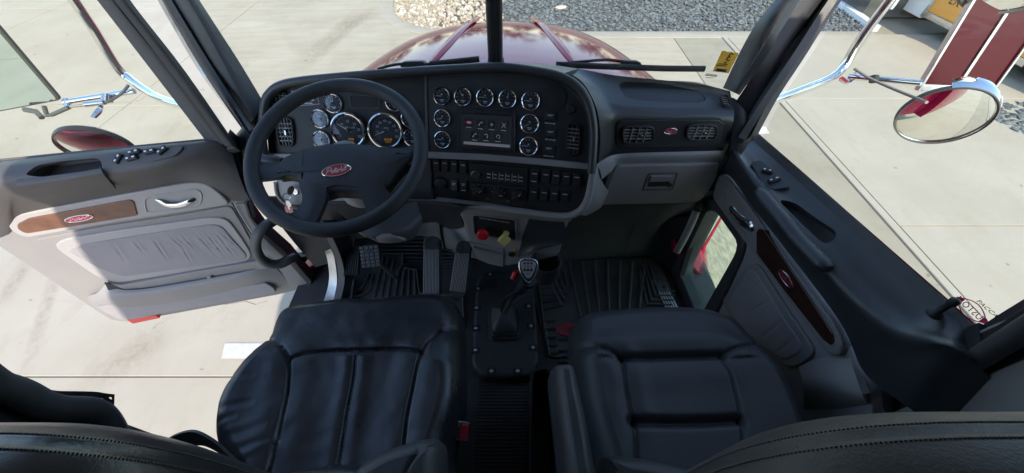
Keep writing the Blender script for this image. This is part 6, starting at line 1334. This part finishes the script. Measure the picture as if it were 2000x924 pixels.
# second round mirror edge at the top right corner
fR2 = Fr(atd(2022, -72, .98), (-.35, -.85, -.25)); r = .13
h2 = G().lathe(fR2.mat(), [(r * .25, -.06), (r * .95, -.03), (r * 1.03, -.004), (r * 1.0, .007)], 48, True, False).make('upper_round_mirror', MAT['chrome'], mR)
G().lathe(fR2.mat(), [(r * 1.042, -.006), (r * 1.05, .002), (r * 1.0, .009), (r * .94, .006)], 48, False, False).make('mirror_rim', MAT['rubber'], h2)
G().lathe(fR2.mat(), [(r * 1.0, .002)] + [(r * k, .002 + .016 * (1 - k * k)) for k in (.9, .7, .5, .3, .1, .01)], 48).make('mirror_glass', MAT['mirror'], h2)
mL = side_mirror('driver side chrome mirror arm with round mirror and tall flat mirror beyond the open door', [(375, 211, 1.08), (367, 208, 1.10), (330, 198, 1.14), (298, 184, 1.18), (256, 156, 1.22), (229, 132, 1.20), (184, 59, 1.12), (142, -4, 1.05), (100, -70, 1.0)],
    [(262, 178, 1.22), (200, 188, 1.21), (125, 200, 1.20)], [(251, 166, 1.20), (240, 180, 1.20), (225, 191, 1.20), (204, 201, 1.19), (173, 205, 1.19), (138, 208, 1.19)], (190, 286, 1.18, (.18, -.93, -.32), .088), None)
G().tube([atd(204, 200, 1.19), atd(168, 204, 1.19)], [.0075, .009], 10).make('cable_plug', MAT['steel'], mL)
G().tube([atd(210, 185, 1.2), atd(209, 199, 1.2)], .014, 8).tube([atd(130, 193, 1.2), atd(133, 212, 1.2)], .008, 8).make('arm_clamp', MAT['steel'], mL)
G().patch([[atd(*p) for p in ((196, 203, 1.2), (186, 214, 1.18), (176, 228, 1.17))], [atd(*p) for p in ((202, 206, 1.2), (196, 218, 1.18), (184, 229, 1.17))]], .006, 3).make('mirror_stem', MAT['steel'], mL)
G().tube([atd(*p) for p in ((86, 208, 1.19), (92, 226, 1.19), (102, 224, 1.19), (134, 210, 1.19))], .006, 6).make('bracket', MAT['dark_steel'], mL)
G().tube([atd(*p) for p in ((48, 214, 1.19), (70, 218, 1.19), (82, 230, 1.19))], .008, 6).make('adjust_bolt', MAT['dark_steel'], mL)
Q0 = atd(117, 197, 1.2); fM = Fr(Q0, (.14, -.98, .02)); b0 = fM.l(0, 220); 
def fmp(a, b): return fM.p(a, b)
w2 = .24
k0 = Vector(fM.l(117, 197)); k1 = Vector(fM.l(0, 60)); k2 = Vector(fM.l(0, 219)); dw = (k2 - k0).normalized(); du = (k1 - k0).normalized()
quad = [k0, k0 + du * .5, k0 + du * .5 + dw * w2, k0 + dw * w2]
mh = G().plate(fM, quad, -.014, -.002, .004, r=.012, back=True).make('tall_mirror', MAT['dark_steel'], mL)
G().plate(fM, inset(ccw(quad), .005), -.004, .0005, .0, r=.01).make('mirror_glass', MAT['mirror_tint'] if 'mirror_tint' in MAT else mat('mirror_tint', (.62, .74, .70), .02, 1.0), mh)
def wiper(lab, blade, arm, box, y):
    t = empty('windshield_wiper', aty(*blade[0], y), lab, 'wiper')
    G().tube([aty(px, py, y) for px, py in blade], .0075, 8, flat=1.3).make('wiper_blade', MAT['black'], t)
    G().tube(cr([aty(px, py, y + .02) for px, py in arm], 4), .0045, 7).make('wiper_arm', MAT['black'], t)
    f = Fr(aty(*box[0], y + .02), (0, -1, .3)); G().plate(f, f.ls(box), -.02, .008, .003, r=.004, back=True).make('wiper_pivot', MAT['black'], t)
    return t
wiper('short view of the driver side wiper resting low on the windshield', [(840, 125.5), (885, 121), (936, 115.5)], [(738, 135), (765, 127.5), (800, 124), (850, 126)], [(782, 123), (790, 120), (826, 119), (833, 125), (831, 131), (783, 131)], 1.20)
wiper('passenger side wiper lying across the lower windshield with its long blade', [(1086, 126), (1180, 130), (1300, 134), (1376, 134.5)], [(1088, 125), (1130, 121), (1182, 117), (1215, 120), (1250, 124)], [(1213, 122), (1218, 118), (1246, 119), (1253, 125), (1250, 129), (1214, 127)], 1.185)
# ---- inspection sticker and glass marks
fW = WS['r'].off(.002)
st = empty('inspection_sticker', fW.hit(1417, 121), 'orange inspection sticker with a black number 3 inside the windshield corner', 'sticker')
q = fW.ls([(1410, 99), (1418, 99.6), (1421, 101.5), (1425, 100.6), (1430, 101), (1433, 104), (1435, 102.2), (1443, 103.4), (1423, 142.8), (1392, 139)])
G().plate(fW, q, 0, .0008, 0, back=True).make('sticker_sheet', MAT['sticker'], st)
def mtext(s, f, c, xd, size, m, par, h=.001, flip=True, sx=1.0, name='lettering', shear=0):
    """text on a plane at pixel c, its baseline running towards pixel xd; flip: seen from behind"""
    a = Vector(f.l(*c)); x = (Vector(f.l(*xd)) - a).normalized(); y = Vector((-x.y, x.x)) * (-1 if flip else 1)
    X = f.U * x.x + f.V * x.y; Y = f.U * y.x + f.V * y.y; M = Matrix((X * sx, Y, f.N)).transposed().to_4x4(); M.translation = f.p(a.x, a.y, h)
    return text(s, name, size, m, par, M, .0002, shear=shear)
mtext('3', fW, (1424, 112), (1390, 107), .034, MAT['black'], st, .0012)
q2 = fW.ls([(1400, 133), (1420, 135.5), (1417, 141), (1397, 138.5)]); G().plate(fW, q2, .0, .0012, 0).make('label_patch', MAT['steel'], st)
g = G(); c = Vector(fW.l(1408.5, 137)); 
for k in range(9): g.box(fW, c.x - .012 + k * .003, c.x - .011 + k * .003 + .0006 * (k % 3), c.y - .003, c.y + .003, .0012, .0016)
c = Vector(fW.l(1413, 125)); g.box(fW, c.x - .014, c.x + .012, c.y - .001, c.y + .0015, .001, .0013).box(fW, c.x - .018, c.x + .010, c.y - .006, c.y - .0035, .001, .0013).box(fW, c.x + .0, c.x + .006, c.y + .003, c.y + .007, .001, .0013)
g.make('printed_marks', MAT['black'], st)
gm = empty('windshield_mark', fW.hit(1390, 147), 'small black maker mark printed on the windshield below the orange sticker', 'glass mark')
q = fW.ls([(1378, 143.5), (1401, 146), (1400, 150), (1377, 147.5)])
G().frame(fW, q, inset(ccw(q), .0012), 0, .0006, 48, .0001).make('mark_border', MAT['black'], gm)
g = G(); c = Vector(fW.l(1389, 147))
for k in range(5): g.box(fW, c.x - .013 + k * .006, c.x - .010 + k * .006, c.y - .002 - .001 * k * .3, c.y + .002 - .001 * k * .3, 0, .0006)
g.box(fW, c.x - .012, c.x + .01, c.y - .009, c.y - .008, 0, .0006); g.make('printed_marks', MAT['black'], gm)
fX = fgl.off(-.014)
dc = empty('window_decal', fX.hit(1898, 604), 'magenta lens shaped custom decal and black lettering at the rear corner of the passenger window', 'decal')
a, b = Vector(fX.l(1870, 580)), Vector(fX.l(1928, 632)); d = (b - a); n_ = Vector((-d.y, d.x)).normalized()
top = [a + d * t + n_ * .016 * sin(pi * t) for t in [k / 12 for k in range(13)]]; bot = [a + d * t - n_ * .016 * sin(pi * t) for t in [k / 12 for k in range(13)]]
g = G(); 
for L in (top, bot): g.tube([fX.p(p.x, p.y, .001) for p in L], .0009, 5)
g.plate(fX, [top[0], top[1], top[2], bot[2], bot[1]], 0, .0006, 0).plate(fX, [top[12], top[11], top[10], bot[10], bot[11]][::-1], 0, .0006, 0); g.make('decal_shape', MAT['magenta'], dc)
mtext('CUSTOM', fX, (1899, 606), (1870, 580), .018, MAT['magenta'], dc, .0012, sx=.78)
mtext('PACCAR', fX, (1932, 605), (1946, 617), .0095, MAT['black'], dc, .0012, flip=False, sx=1.15, shear=.3)
g = G()
for k in range(4):
    o = n_ * (-.022 - .006 * k) if n_.dot(Vector(fX.l(1885, 615)) - a) < 0 else n_ * (.022 + .006 * k)
    for j in range(5): p, q = a + d * (.18 + .13 * j + .03 * k) + o, a + d * (.27 + .13 * j + .03 * k) + o; g.tube([fX.p(p.x, p.y, .001), fX.p(q.x, q.y, .001)], .0005, 4)
g.make('fine_print', MAT['print'], dc)
